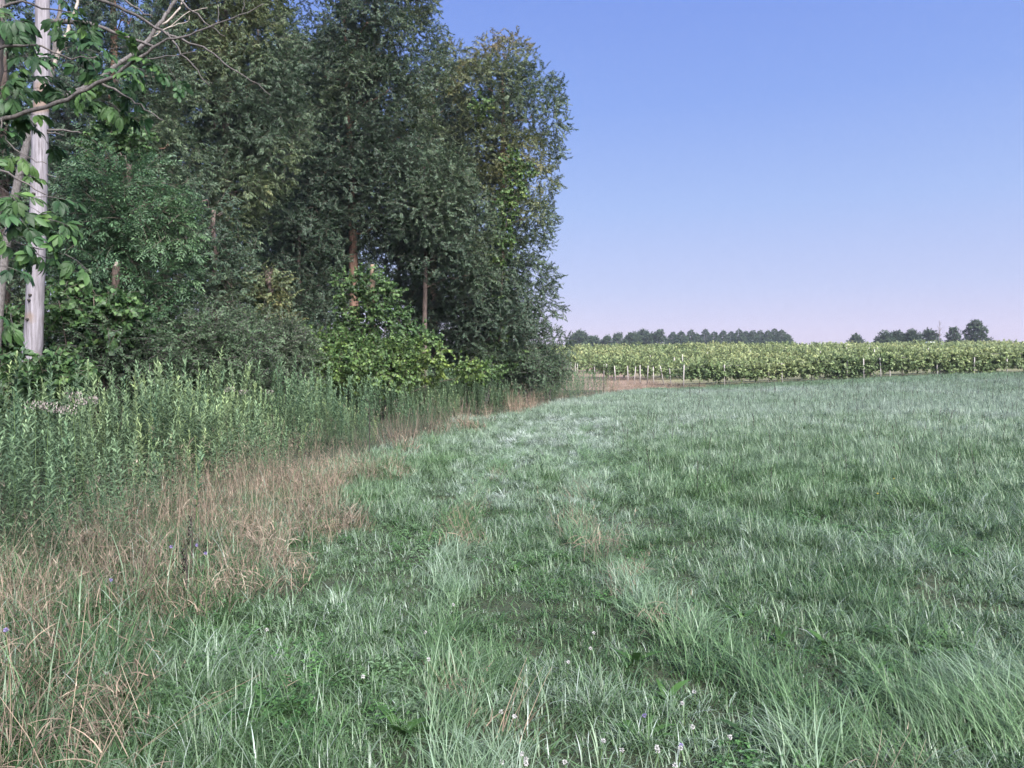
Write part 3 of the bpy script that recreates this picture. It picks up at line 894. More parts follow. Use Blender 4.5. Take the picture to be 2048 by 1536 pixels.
# broken stub in the ash
sb = P(232, 740, 15.2); sb[2] = float(terr(sb[0], sb[1]))
stub = empty('broken_stump', tuple(sb), 'snapped brown stump with a pale torn top inside the ash foliage', 'stump')
path_tube('trunk', [np.array([0, 0, -.1]), P(233, 640, 15.2) - sb, P(234, 533, 15.2) - sb], 0.10, 0.075, M['dark_bark'], stub, 9, wob=0.006)
path_tube('torn_top', [P(234, 534, 15.2) - sb, P(235, 524, 15.2) - sb], 0.06, 0.02, M['pale_twig'], stub, 7)
sb = P(745, 700, 27.2); sb[2] = float(terr(sb[0], sb[1]))
stub = empty('broken_stump', tuple(sb), 'tan snapped stump poking from the top of the vine mound', 'stump')
path_tube('trunk', [np.array([0, 0, -.1]), P(745, 600, 27.2) - sb, P(746, 530, 27.2) - sb], 0.13, 0.07, M['tan_wood'], stub, 9, wob=0.006)


# ------------------------------------------------------------------ shrubs, vine mound, climbing vine
def bush(name, label, cat, px, py, Y, w, h, nlob, r, src, key, density, tint0, tv, scl, stemmat, group=None, gap=0.2):
    c = P(px, py, Y); g0 = float(terr(c[0], c[1]))
    root = empty(name, (c[0], c[1], g0), label, cat, group); o3 = np.array(root.location); lob = []
    for _ in range(nlob):
        q = c - o3 + np.array([R(-w, w) / F_PX * Y, R(-.8, .8) * w / F_PX * Y, R(-h, h) / F_PX * Y])
        q[2] = max(q[2], 0.35)
        lob.append((q, r * R(0.7, 1.2)))
        path_tube('stem', [np.array([R(-.2, .2), R(-.2, .2), -0.05]), q * np.array([.55, .55, .5]), q], 0.02, 0.006, stemmat, root, 5, wob=0.03)
    pts, dirs = lobe_points(lob, density, gap)
    N = len(pts)
    scatter('foliage', key, src, pts, along(dirs), rng.uniform(*scl, N), np.clip(tint0 + tv * noise3(pts + o3, 0.9) + rng.normal(0, 0.06, N), 0, 1), root)
    return root


shr = [(300, 730, 15.5, 60, 45, 0.15, 'grey green twiggy shrub in front of the ash'), (375, 715, 16.5, 60, 50, 0.3, 'grey green twiggy shrub right of the ash'),
       (445, 735, 16.5, 55, 45, 0.7, 'purplish twiggy shrub above the goldenrod in the gap left of the vine mound'), (510, 700, 18.5, 50, 45, 0.4, 'grey twiggy shrub below the sapling'),
       (555, 720, 18.5, 45, 40, 0.75, 'purplish grey shrub touching the left foot of the vine mound'), (240, 700, 14.5, 40, 50, 0.25, 'thin shrub at the foot of the snapped stump'),
       (1045, 735, 34, 45, 22, 0.05, 'dark blue green shrub under the end tree'), (965, 725, 33, 40, 20, 0.3, 'low shrub right of the vine mound'), (1095, 735, 41, 30, 18, 0.35, 'small scrubby bush at the end of the woods')]
for px, py, Y, w, h, t0, lab in shr:
    bush('twiggy_shrub', lab, 'shrub', px, py, Y, w, h, 11, 0.55, shrub_src, 'shrub', 34 if Y < 25 else 24, t0 * 0.6 + 0.1, 0.12, (0.8, 1.3) if Y < 25 else (1.2, 1.9), M['dead_twig'], 'shrubs along the woods')

mound = empty('wild_grapevine', tuple(np.array([P(740, 700, 26.5)[0], 26.5, 0.0])), 'yellow green wild grapevine mound swallowing the stump', 'vine')
o3 = np.array(mound.location)
ml = []
for px, py, Y, r in [(738, 565, 27, .6), (762, 590, 27, .6), (705, 600, 27.3, .5), (778, 635, 26.8, .65), (735, 635, 26.9, .55), (812, 672, 26.6, .55), (690, 560, 27.5, .3), (700, 660, 27, .4), (950, 745, 27.5, .5), (980, 742, 28.5, .45),
                     (720, 705, 25.5, .8), (680, 700, 25.4, .8), (640, 712, 25.2, .7), (760, 715, 25.2, .8), (800, 720, 25, .85), (845, 690, 26, .7), (850, 725, 25.4, .8), (600, 690, 24.8, .75),
                     (610, 715, 24.2, .8), (660, 735, 24, .8), (720, 740, 24, .8), (780, 750, 24.2, .7), (890, 735, 26, .6), (920, 740, 26.5, .5), (570, 690, 24, .5)]:
    ml.append((P(px, py, Y) - o3, np.array([r, r, r * 0.75])))
for i in range(0, 25, 3):
    path_tube('stem', [np.array([R(-.5, .5), R(-.3, .3), -.05]), ml[i][0] * 0.5 + np.array([0, 0, .3]), ml[i][0]], 0.025, 0.008, M['dark_bark'], mound, 5, wob=0.05)
pts, dirs = lobe_points(ml, 30, 0.12, shell=0.7)
yl = noise3(pts + o3, 0.9, 1)
scatter('foliage', 'vine', vine_src, pts, along(dirs), rng.uniform(0.6, 0.9, len(pts)), np.clip(0.13 + 0.17 * yl + 0.22 * sstep(3.0, 1.6, pts[:, 2]) + rng.normal(0, 0.08, len(pts)), 0, 1), mound)

cl = empty('climbing_vine', tuple(np.array([P(995, 740, 33)[0], 33.0, float(terr(-.6, 33))])), 'yellow green vine climbing the face of the end tree', 'vine')
o3 = np.array(cl.location); ml = []
for px, py, r in [(995, 715, .5), (998, 690, .38), (1000, 660, .3), (998, 630, .28), (1003, 600, .25), (1000, 560, .25), (1005, 520, .3), (1008, 480, .35), (1015, 440, .35), (1010, 410, .4), (1030, 380, .45),
                  (1045, 345, .4), (1025, 325, .35), (1010, 470, .45), (960, 720, .45), (1040, 715, .4), (965, 215, .4)]:
    ml.append((P(px, py, 33.2) - o3, r))
pts, dirs = lobe_points(ml, 22, 0.25, shell=0.4)
path_tube('stem', [ml[i][0] for i in range(0, 12, 2)], 0.03, 0.01, M['dark_bark'], cl, 5, wob=0.03)
scatter('foliage', 'vine', vine_src, pts, along(dirs), rng.uniform(0.7, 1.0, len(pts)), np.clip(rng.normal(0.28, 0.13, len(pts)), 0, 1), cl)


# ------------------------------------------------------------------ meadow grass
def frustum(N, y0, y1, marg=2.5, power=1.0):
    y = y0 + (y1 - y0) * rng.random(N) ** power
    hw = 0.70 * y + marg
    x = rng.uniform(-1, 1, N) * hw
    return x, y


def zone(x, y):
    return edge_x(y) - x                      # > 0: left of the mown strip


def place(x, y, dz=0.0):
    return np.stack([x, y, terr(x, y) + dz], 1)


def ruts(x, y):
    """1 on the wheel tracks of the mown strip"""
    c = -zone(x, y)
    return np.exp(-((c - 2.65 - 0.12 * np.sin(y * 0.6)) / 0.26) ** 2) + 0.85 * np.exp(-((c - 1.35) / 0.36) ** 2)


# near: every blade is real, tuft by tuft
def blade_field(name, x, y, az, length, width, lean, curve, tint, lr, segs, mat):
    N = len(x)
    d = np.stack([np.cos(az), np.sin(az), 0 * az], 1); sd = np.stack([-np.sin(az), np.cos(az), 0 * az], 1)
    pos = np.stack([x, y, terr(x, y) - 0.02], 1)
    V = np.zeros((N, 2 * segs + 1, 3), np.float32)
    for i in range(segs + 1):
        t = i / segs
        if i == segs:
            V[:, 2 * segs] = pos
        else:
            w = (width * 0.5 * (1 - t) ** 0.6)[:, None]
            V[:, 2 * i] = pos - sd * w; V[:, 2 * i + 1] = pos + sd * w
        th = lean + curve * (t + 0.5 / segs)
        pos = pos + (length / segs)[:, None] * (np.sin(th)[:, None] * d + np.cos(th)[:, None] * np.array([0, 0, 1.0]))
    b = (np.arange(N) * (2 * segs + 1))[:, None]
    loops = [np.concatenate([b + np.array([2 * i, 2 * i + 1, 2 * i + 3, 2 * i + 2]) for i in range(segs - 1)], 1), b + np.array([2 * segs - 2, 2 * segs - 1, 2 * segs])]
    loops = np.concatenate(loops, 1).astype(np.int32)
    nl = loops.shape[1]
    st = (np.arange(N) * nl)[:, None] + np.array([4 * i for i in range(segs)])
    tot = np.tile(np.array([4] * (segs - 1) + [3]), (N, 1))
    me = bpy.data.meshes.new(name)
    me.vertices.add(N * (2 * segs + 1)); me.vertices.foreach_set('co', V.ravel())
    me.loops.add(loops.size); me.loops.foreach_set('vertex_index', loops.ravel())
    me.polygons.add(N * segs); me.polygons.foreach_set('loop_start', st.ravel().astype(np.int32))
    me.materials.append(mat); me.update(calc_edges=True)
    me.polygons.foreach_set('use_smooth', np.ones(N * segs, bool))
    for nm, arr in (('tint', tint), ('lr', lr)):
        a = me.attributes.new(nm, 'FLOAT', 'FACE'); a.data.foreach_set('value', np.repeat(np.clip(arr, 0, 1), segs).astype(np.float32))
    o = bpy.data.objects.new(name, me); COL.objects.link(o)
    o['kind'] = 'stuff'
    return o


def tuft_blades(x, y, nb, rad, tall, tint, flop, lmin=0.10, lmax=0.30, w=0.0046, swirl=None):
    """blade arrays for tufts at x, y"""
    T = len(x); k = rng.integers(int(nb * .5), int(nb * 1.5), T); ti = np.repeat(np.arange(T), k); N = len(ti)
    a = rng.uniform(0, 2 * PI, N); r = rad * np.sqrt(rng.random(N)) * (0.6 + 0.5 * tall[ti])
    tdir = rng.uniform(0, 2 * PI, T) if swirl is None else swirl
    az = np.where(rng.random(N) < flop[ti] * 0.7, tdir[ti] + rng.normal(0, 0.7, N), a + rng.normal(0, 0.55, N))
    ln = rng.uniform(lmin, lmax, N) * tall[ti] * rng.uniform(0.5, 1.4, T)[ti]
    lean = np.abs(rng.normal(0.05, 0.3, N)) + 0.5 * flop[ti] * rng.random(N)
    cv = rng.uniform(0.35, 1.0, N) * rng.uniform(1.2, 3.4, N)
    return (x[ti] + r * np.cos(a), y[ti] + r * np.sin(a), az, ln, w * np.where(rng.random(N) < 0.15, 1.6, rng.uniform(0.5, 1.2, N)) * (0.8 + 0.3 * tall[ti]), lean, cv,
            tint[ti] + rng.normal(0, 0.17, N), np.clip(rng.normal(0.5, 0.22, N), 0, 1))


x, y = frustum(10200, 2.0, 9.0, 0.8, 0.78)
u = zone(x, y) + 0.35 * noise3(np.stack([x, y, 0 * x], 1), 1.7)
ok = (u < 2.6) & (rng.random(len(x)) < np.where(u > 0.3, 0.8, 1.0))
x, y, u = x[ok], y[ok], u[ok]
q = np.stack([x, y, 0 * x], 1)
rt_ = np.clip(ruts(x, y), 0, 1)
str_ = sstep(0, .3, -u) * (1 - sstep(3.3, 3.9, -u))
ok = (noise3(q, 4.6, 0) + 0.5 * noise3(q, 2.1, 1) > -0.3 - 0.5 * (1 - sstep(3.5, 6, y)))
x, y, u, q, rt_, str_ = x[ok], y[ok], u[ok], q[ok], rt_[ok], str_[ok]
tall = np.clip(0.82 + 0.18 * noise3(q, 1.1, 1) + 0.28 * noise3(q, 3.4, 2) + 0.22 * sstep(1.5, 5, x) + 0.5 * sstep(0.2, 1.4, u), 0.35, 1.9) * (1 - 0.35 * rt_) * (1.1 - 0.25 * str_)
tint = 0.33 + 0.06 * str_ + 0.05 * sstep(4, 8, y) + 0.08 * noise3(q, 0.9, 0) + 0.15 * noise3(q, 3.4, 1) + rng.normal(0, 0.15, len(x)) + 0.26 * rt_ - 0.1 * sstep(0.3, 1.2, u)  # tint also rises with distance for the grazing sheen of dew
flop = np.clip(0.25 + 0.45 * noise3(q, 1.4, 2), 0, 0.9)
tag(blade_field('meadow_grass', *tuft_blades(x, y, 33, 0.06, tall * 0.86, np.minimum(tint, 0.62), flop, w=0.0052), 5, M['near_grass']), 'dew covered green grass of the mown meadow strip at the front', 'grass')
x, y = frustum(10500, 2.0, 9.2, 0.8, 0.75)
xa, ya = frustum(3600, 2.0, 5.0, 0.8, 0.75)
x = np.concatenate([x, xa]); y = np.concatenate([y, ya])
q = np.stack([x, y, 0 * x], 1); u = zone(x, y); ok = u < 1.6
x, y, q = x[ok], y[ok], q[ok]
tag(blade_field('low_grass', *tuft_blades(x, y, 11, 0.07, np.ones(len(x)), 0.3 + 0.15 * noise3(q, 1.2, 0) + rng.normal(0, .1, len(x)), np.full(len(x), .2), lmin=0.05, lmax=0.16, w=0.0058), 3, M['near_grass']),
    'short dense turf filling the ground between the taller tufts', 'grass')
# tall green blades mixed into the dry strip
x, y = frustum(3200, 2.4, 12, 1.5, 0.75)
u = zone(x, y) + 0.4 * noise3(np.stack([x, y, 0 * x], 1), 1.3); ok = (u > 0.1) & (u < 3.0)
x, y = x[ok], y[ok]; q = np.stack([x, y, 0 * x], 1)
tag(blade_field('tall_green_grass', *tuft_blades(x, y, 12, 0.09, np.clip(1 + .3 * noise3(q, .9, 1), .6, 1.5), 0.33 + .15 * noise3(q, 1, 2) + rng.normal(0, .08, len(x)), np.full(len(x), .25), lmin=0.2, lmax=0.62, w=0.0058), 5, M['near_grass']),
    'long green grass blades mixed through the dry stems', 'grass')
# flattened tufts
x, y = frustum(900, 2.4, 16, 0.8, 0.8)
q = np.stack([x, y, 0 * x], 1)
ok = (zone(x, y) < 0.1) & ((noise3(q, 1.7, 2) > 0.85) | (np.hypot(x - 2.2, (y - 3.6) * 1.2) < 0.6))
x, y = x[ok], y[ok]
tx, ty = frustum(9000, 2.4, 22, 0.8, 0.85)
to = ruts(tx, ty) > 0.72; tx, ty = tx[to][:900], ty[to][:900]
cx = rng.uniform(1.8, 2.7, 60); cy = rng.uniform(3.2, 3.9, 60)
x = np.concatenate([x, cx, tx]); y = np.concatenate([y, cy, ty]); q = np.stack([x, y, 0 * x], 1)
yaw = 2.6 + 1.6 * noise3(q, 0.55, 1)
yaw[-len(tx):] = 1.45 + rng.normal(0, 0.5, len(tx))
scatter('flattened_grass', 'lying', lying_tufts, place(x, y, 0.03), np.stack([rng.normal(0, .1, len(x)), rng.normal(0, .1, len(x)), yaw], 1), rng.uniform(0.7, 1.15, len(x)),
        np.clip(0.46 + 0.14 * noise3(q, 1.3) + rng.normal(0, 0.08, len(x)), 0, 0.66), label='long pale grass lying flattened in swirls')['category'] = 'grass'
# middle distance
x, y = frustum(6800, 8.7, 27, 2, 0.85)
u = zone(x, y) + 0.4 * noise3(np.stack([x, y, 0 * x], 1), 1.2)
ok = (u < 1.3) & (rng.random(len(x)) < np.where(u > 0.3, 0.4, 1.0))
x, y = x[ok], y[ok]
q = np.stack([x, y, 0 * x], 1)
rt_ = np.clip(ruts(x, y), 0, 1)
str_ = sstep(0, .3, -zone(x, y)) * (1 - sstep(3.3, 3.9, -zone(x, y)))
tall = (1.1 - 0.3 * str_) * np.clip(0.92 + 0.05 * noise3(q, 0.8, 1) + 0.15 * noise3(q, 2.2, 2) + 0.25 * sstep(3, 8, x), 0.45, 1.6) * (1 - 0.5 * np.clip(ruts(x, y), 0, 1))
tint = np.clip(0.37 + 0.2 * sstep(9, 19, y) + 0.08 * str_ + 0.03 * noise3(q, 0.5, 0) + 0.06 * noise3(q, 1.7, 1) + rng.normal(0, 0.12, len(x)) + 0.25 * np.clip(ruts(x, y), 0, 1) + 0.04 * sstep(16, 26, y), 0, 1)  # paler with distance: grazing sky sheen on dew, painted into the tint
scatter('meadow_grass', 'mid_grass', mid_tufts, place(x, y), upright(len(x), 0.15), np.stack([0.9 + 0.3 * tall, 0.9 + 0.3 * tall, tall * rng.uniform(0.8, 1.2, len(x))], 1), tint,
        label='bluish dewy grass of the meadow in the middle distance')['category'] = 'grass'
# far meadow
x, y = frustum(9800, 25, 66.6, 6, 0.9)
ok = zone(x, y) < 0.4
x, y = x[ok], y[ok]
q = np.stack([x, y, 0 * x], 1)
front = 63.3 + 0.8 * noise3(np.stack([x, 0 * x, 0 * x], 1), 0.3)
ok = ((y < front) | ((x > 17) & (y < 66.6))) & ((y < 60) | (x > 11))
x, y, q = x[ok], y[ok], q[ok]
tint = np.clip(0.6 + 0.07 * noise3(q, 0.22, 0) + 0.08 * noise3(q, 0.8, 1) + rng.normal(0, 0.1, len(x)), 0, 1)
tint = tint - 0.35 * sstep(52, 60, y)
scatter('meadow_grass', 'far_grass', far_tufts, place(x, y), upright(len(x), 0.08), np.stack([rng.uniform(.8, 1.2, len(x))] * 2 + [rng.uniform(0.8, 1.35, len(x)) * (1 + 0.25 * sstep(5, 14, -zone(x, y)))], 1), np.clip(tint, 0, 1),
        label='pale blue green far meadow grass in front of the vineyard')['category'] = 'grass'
# clover and low broad leaves between the blades
x, y = frustum(1100, 2.2, 9, 0.6, 0.8)
q = np.stack([x, y, 0 * x], 1)
ok = (zone(x, y) < 0.5) & (noise3(q, 2.2, 2) > 0.1)
x, y = x[ok], y[ok]
scatter('clover_patch', 'clover', clovers, place(x, y), upright(len(x), 0.1), rng.uniform(0.55, 0.95, len(x)), rng.uniform(0, 1, len(x)), label='low clover leaves between the grass at the front')['category'] = 'clover'

# ------------------------------------------------------------------ dry grass and goldenrod
x, y = frustum(3400, 2.6, 12, 1.5, 0.75)
u = zone(x, y) + 0.45 * noise3(np.stack([x, y, 0 * x], 1), 1.1)
pn = noise3(np.stack([x, y, 0 * x], 1), 0.9, 2)
ok = (u > 0.15) & (u < 2.8) & (rng.random(len(x)) < np.clip(0.62 + 0.7 * pn, 0.1, 1) * np.where(u > 1.8, 0.4, 0.95))
x, y = x[ok], y[ok]; q = np.stack([x, y, 0 * x], 1)
scatter('dry_grass', 'dry_near', dry_near, place(x, y), upright(len(x), 0.2), np.stack([rng.uniform(.8, 1.3, len(x))] * 2 + [rng.uniform(0.55, 1.05, len(x))], 1), np.clip(0.42 + 0.22 * noise3(q, 0.8) + rng.normal(0, 0.15, len(x)), 0, 1),
        label='tall tan and brown dead grass stems beside the mown strip')['category'] = 'dry grass'
x, y = frustum(2300, 2.6, 12, 1.0, 0.75)
u = zone(x, y) + 0.45 * noise3(np.stack([x, y, 0 * x], 1), 1.1)
ok = ((u > -0.1) & (u < 2.6)) | ((ruts(x, y) > 0.75) & (rng.random(len(x)) < 0.35))
x, y = x[ok], y[ok]
scatter('dry_litter', 'dry_low', dry_low, place(x, y), upright(len(x), 0.4), rng.uniform(.7, 1.3, len(x)), np.clip(rng.normal(0.45, 0.2, len(x)), 0, 1), label='tangled dead grass litter low on the ground')['category'] = 'dry grass'
x, y = frustum(3400, 11, 56, 2, 1.0)
u = zone(x, y) + 0.5 * noise3(np.stack([x, y, 0 * x], 1), 0.6)
pn = noise3(np.stack([x, y, 0 * x], 1), 0.45, 2)
ok = (u > 0.0) & (u < 1.6) & (rng.random(len(x)) < np.clip(0.45 + 0.3 * sstep(20, 28, y) + 0.7 * pn, 0.05, 1))
x, y = x[ok], y[ok]; q = np.stack([x, y, 0 * x], 1)
scatter('dry_grass', 'dry_far', dry_far, place(x, y), upright(len(x), 0.15), rng.uniform(0.7, 1.15, len(x)), np.clip(0.5 + 0.25 * noise3(q, 0.6) + rng.normal(0, 0.12, len(x)), 0, 1),
        label='reddish brown dead grass fringe along the far weeds')['category'] = 'dry grass'

x, y = frustum(7000, 4.5, 17, 5, 0.8)
u = zone(x, y) + 0.5 * noise3(np.stack([x, y, 0 * x], 1), 0.9)
ok = (u > 1.25) & (u < 9) & (x > np.interp(y, [4, 8, 13, 17], [-9, -9.5, -9.5, -9])) & (rng.random(len(x)) < np.clip((u - 1.0) / 1.2, 0.1, 1))
x, y, u = x[ok], y[ok], u[ok]; q = np.stack([x, y, 0 * x], 1)
h = np.clip(0.95 + 0.2 * noise3(q, 0.8, 1) + rng.normal(0, 0.16, len(x)), 0.5, 1.3) * np.clip(0.42 + 0.27 * (u - 0.8), 0.4, 1.1) * rng.uniform(0.75, 1.1, len(x))
scatter('goldenrod_weeds', 'golden', golden_src, place(x, y), upright(len(x), 0.14), h, np.clip(0.45 + 0.25 * noise3(q, 0.7) + rng.normal(0, 0.1, len(x)), 0, 1),
        label='dense tall green goldenrod weeds in front of the shrubs')['category'] = 'weeds'
x, y = frustum(17000, 16, 56, 2, 1.0)
u = zone(x, y) + 0.6 * noise3(np.stack([x, y, 0 * x], 1), 0.6)
ok = (u > 1.0) & (u < 8.5)
x, y, u = x[ok], y[ok], u[ok]; q = np.stack([x, y, 0 * x], 1)
h = np.clip(1.0 + 0.15 * noise3(q, 0.6, 1) + rng.normal(0, 0.1, len(x)), 0.5, 1.35) * np.clip(0.42 + 0.22 * (u - 0.8) + 0.35 * sstep(24, 40, y), 0.4, 1.1) * rng.uniform(0.75, 1.1, len(x))
scatter('goldenrod_weeds', 'golden_far', golden_far, place(x, y), upright(len(x), 0.14), h, np.clip(0.5 + 0.25 * noise3(q, 0.5) + rng.normal(0, 0.1, len(x)), 0, 1),
        label='tall green weeds stretching along the woods to the vineyard')['category'] = 'weeds'

# stalks that stand out above the rest
for px, py, Y, lab in [(26, 770, 7.2, 'tallest goldenrod stalk at the photo edge below the dead trunk'), (252, 752, 10.5, 'goldenrod stalk standing above the weeds below the snapped stump'),
                       (300, 775, 9.5, 'bright tipped goldenrod stalk right of the tallest pair'), (415, 745, 12.5, 'goldenrod stalk rising against the grey shrub'),
                       (440, 742, 12.8, 'goldenrod stalk rising against the purplish shrub'), (555, 735, 14.5, 'goldenrod stalk rising below the sapling'), (130, 850, 6.8, 'goldenrod stalk among the front weeds on the left'),
                       (390, 905, 7.3, 'short yellow green goldenrod at the front of the weeds beside dry grass')]:
    q = P(px, py, Y); g0 = float(terr(q[0], q[1])); h = max(0.6, q[2] - g0)
    t = goldenrod(h)
    root = empty('goldenrod_stalk', (q[0], q[1], g0), lab, 'weed', 'goldenrod stalks that stand out')
    sm = MB(); sm.tube([(0, 0, 0), (0.01, 0, h * .5), (0.0, 0.01, h * 0.98)], [0.005, 0.004, 0.002], 5); sm.build('stem', M['stem'], root)
    t.build('leaves', M['golden'], root)


# ------------------------------------------------------------------ small plants of the foreground
def flower(kind, px, py, label, group, hgt):
    Y = EYE * F_PX / (py - HOR + 1e-6) * (1 - hgt / EYE)
    X = (px - 1024) / F_PX * Y; g0 = float(terr(X, Y))
    nm = {'clover': 'clover_flower', 'violet': 'violet_flower', 'yellow': 'yellow_flower', 'knap': 'knapweed_flower'}[kind]
    root = empty(nm, (X, Y, g0), label, 'flower', group)
    sm = MB(); lx, ly = R(-.02, .02), R(-.02, .02)
    sm.tube([(0, 0, 0), (lx * .4, ly * .4, hgt * .5), (lx, ly, hgt)], [0.0016, 0.0014, 0.0012], 4); sm.build('stem', M['stem'], root)
    hd = MB(); c = np.array([lx, ly, hgt])
    R0 = 0.009
    for i in range(46):
        d = rng.normal(0, 1, 3); d /= np.linalg.norm(d)
        if kind == 'yellow': d[2] = abs(d[2]) * 0.4 + 0.2
        hd.leaf(c + d * R0 * 0.25, d, rng.normal(0, 1, 3), R0 * R(.8, 1.2), R0 * 0.42)
    hd.build('flower_head', M[{'clover': 'white_petal', 'violet': 'violet_petal', 'yellow': 'yellow_petal', 'knap': 'violet_petal'}[kind]], root)


cl_px = [(1003, 1423), (1030, 1434), (1198, 1474), (1324, 1488), (1312, 1496), (1358, 1495), (1395, 1450), (1396, 1380), (1048, 1515), (1056, 1522), (1140, 1529), (1004, 1531), (1062, 1532),
         (1373, 1406), (732, 1360), (856, 1320), (1185, 1266), (1134, 1318), (1458, 1465), (1350, 1525), (1240, 1500), (850, 1270), (905, 1208), (530, 1270), (205, 1352), (1180, 1295)]
for i, (a, b) in enumerate(cl_px):
    flower('clover', a, b, 'small white round clover head in the short front grass', 'white clover heads', R(0.09, 0.16))
for a, b, lab in [(1284, 1425, 'tiny violet flower beside the worn track'), (1371, 1490, 'tiny violet flower near the bottom between clover heads')]:
    flower('violet', a, b, lab, 'violet flowers', 0.08)
for a, b, lab in [(1788, 962, 'small yellow flower in the right meadow, larger of the two'), (1754, 986, 'small yellow flower in the right meadow, lower of the two')]:
    flower('yellow', a, b, lab, 'yellow flowers', 0.3)
for a, b, lab in [(395, 1100, 'pale violet knapweed bloom in the dry grass'), (410, 1115, 'pale violet knapweed bloom just below its twin in the dry grass'), (222, 1163, 'dark violet bloom low in the dry grass'), (18, 1256, 'violet bloom at the photo edge in the dry grass'), (338, 1100, 'pale violet bloom left of the knapweed pair')]:
    flower('knap', a, b, lab, 'violet blooms in the dry grass', 0.5)

dk = [(1490, 1245, 'broad leaved dock plant at the middle right of the foreground, upper of a pair'), (1560, 1290, 'broad leaved dock plant right of its upper neighbour'), (1270, 1325, 'broad leaved weed in the worn track'),
      (1335, 1400, 'upright broad leaf beside the worn track near the bottom'), (1030, 1150, 'cluster of tall broad leaves in the strip left of the track'), (905, 1150, 'broad leaved weed in the strip beside the dry grass'),
      (770, 1280, 'dark broad leaved weed patch in the left strip'), (1590, 1420, 'bright upright leaf clump left of the flattened grass'), (1985, 1395, 'round broad leaf at the right edge above the flattened grass'),
      (2030, 1350, 'bright green broad leaf at the right photo edge'), (1745, 1365, 'small broad leaved weed above the flattened grass'), (1500, 1480, 'leafy weed by the bottom between track and flattened grass'),
      (1290, 1475, 'low broad leaved rosette at the bottom of the track'), (1905, 1275, 'broad leaved weed at the right foreground'), (1660, 1300, 'light green weed between the dock pair and the right edge'),
      (800, 1480, 'broad leaf weed at the bottom left of the strip'), (25, 1510, 'leafy weed in the bottom left corner'), (540, 1440, 'light leaf weed in the left front grass'), (1000, 1375, 'broad leaf behind the pair of clover heads'),
      (1190, 1010, 'small weed on the strip far up the track'), (1620, 1180, 'broad leaves in the right meadow'), (60, 1470, 'low leafy weed near the left bottom edge')]
for a, b, lab in dk:
    Y = EYE * F_PX / (b - HOR); X = (a - 1024) / F_PX * Y
    root = empty('broad_leaf_weed', (X, Y, float(terr(X, Y))), lab, 'weed', 'broad leaved weeds in the meadow')
    sm = MB(); sm.tube([(0, 0, -.02), (0, 0, 0.03)], [0.008, 0.004], 5); sm.build('stem', M['stem'], root)
    for _ in range(random.randint(9, 14)):
        lf = MB(); az = R(0, 2 * PI); L = R(0.08, 0.20)
        lf.blade((0.01 * math.cos(az), 0.01 * math.sin(az), 0.0), az, L, L * R(0.15, 0.26), R(0.35, 1.1), R(0.8, 1.7), 7, belly=0.1, twist=R(-.5, .5))
        lf.build('leaf', M['dock'], root)
    s_ = R(0.75, 1.05); root.scale = (s_, s_, s_); root.rotation_euler[2] = R(0, 6)

# dark seed stalks of the meadow and pale fluffy seed heads of the weeds
sk = MB()
sk.tube([(0, 0, 0), (0.02, 0, 0.25), (0.03, 0.01, 0.48)], [0.004, 0.003, 0.002], 3, mi=0)
for i in range(14):
    sk.blade((0.03 * (0.5 + i / 28), 0, 0.30 + 0.013 * i), i * 2.4, R(0.015, 0.035), 0.012, R(.3, .9), .3, 1, mi=0)
seed_src = [sk.build('seed_stalk', M['dark_seed'], link=False)]
x, y = frustum(1500, 9, 58, 2, 0.8)
ok = (zone(x, y) < -3.2); x, y = x[ok], y[ok]
scatter('seed_stalks', 'seed', seed_src, place(x, y), upright(len(x), 0.15), rng.uniform(0.6, 1.1, len(x)) * (0.85 + y / 60), rng.random(len(x)), label='thin dark seed stalks sprinkled through the meadow')['category'] = 'weeds'
fl = MB()
fl.tube([(0, 0, 0), (0.01, 0, 0.7), (0.02, 0.0, 1.25)], [0.004, 0.0035, 0.002], 3, mi=1)
for i in range(60):
    a = R(0, 6.28); r = 0.09 * math.sqrt(random.random())
    fl.blade((r * math.cos(a), r * math.sin(a), 1.22 + R(-.02, .05)), R(0, 6.28), R(.02, .04), 0.008, R(0, 1.2), .5, 1)
fluff_src = [fl.build('fluff_head', [M['fluff'], M['stem']], link=False)]
fp = np.array([(P(a, b, Y)[0], Y) for a, b, Y in [(128, 790, 8.5), (155, 797, 8.5), (85, 815, 7.5), (70, 812, 7.6), (470, 745, 13), (500, 750, 13), (170, 820, 8), (200, 830, 8), (530, 742, 15), (115, 805, 8)]])
scatter('fluffy_seed_heads', 'fluff', fluff_src, place(fp[:, 0], fp[:, 1]), upright(len(fp), 0.08), rng.uniform(0.95, 1.1, len(fp)), rng.random(len(fp)), label='pale brownish seed heads above the goldenrod')['category'] = 'weeds'


for a, b, Y, h, lab in [(737, 800, 13.5, 1.05, 'blackish dead stalk standing at the edge of the weeds'), (1207, 770, 47.0, 0.95, 'dark dead stalk at the far tip of the brown grass'), (377, 1090, 6.0, 0.45, 'dark seed headed stalk in the dry grass beside the violet blooms'),
                        (365, 1180, 5.2, 0.4, 'dark seed headed stalk low in the dry grass')]:
    X = (a - 1024) / F_PX * Y; g0 = float(terr(X, Y))
    root = empty('dead_stalk', (X, Y, g0), lab, 'dead plant', 'dark dead stalks')
    k = MB(); k.tube([(0, 0, -.02), (.02, 0, h * .5), (0.01, .01, h)], [.007 + Y * .0003, .006 + Y * .0003, .003], 5); k.build('stem', M['dark_seed'], root)
    k = MB()
    for i in range(40):
        k.blade((R(-.012, .012), R(-.012, .012), h * R(.5, 1.0)), R(0, 6.28), R(.02, .045), .012 + Y * .0004, R(.2, .9), .3, 1)
    k.build('seed_head', M['dark_seed'], root)


# ------------------------------------------------------------------ vineyard
def row_end(Y):
    return 14.6 - 0.33 * (Y - 66)


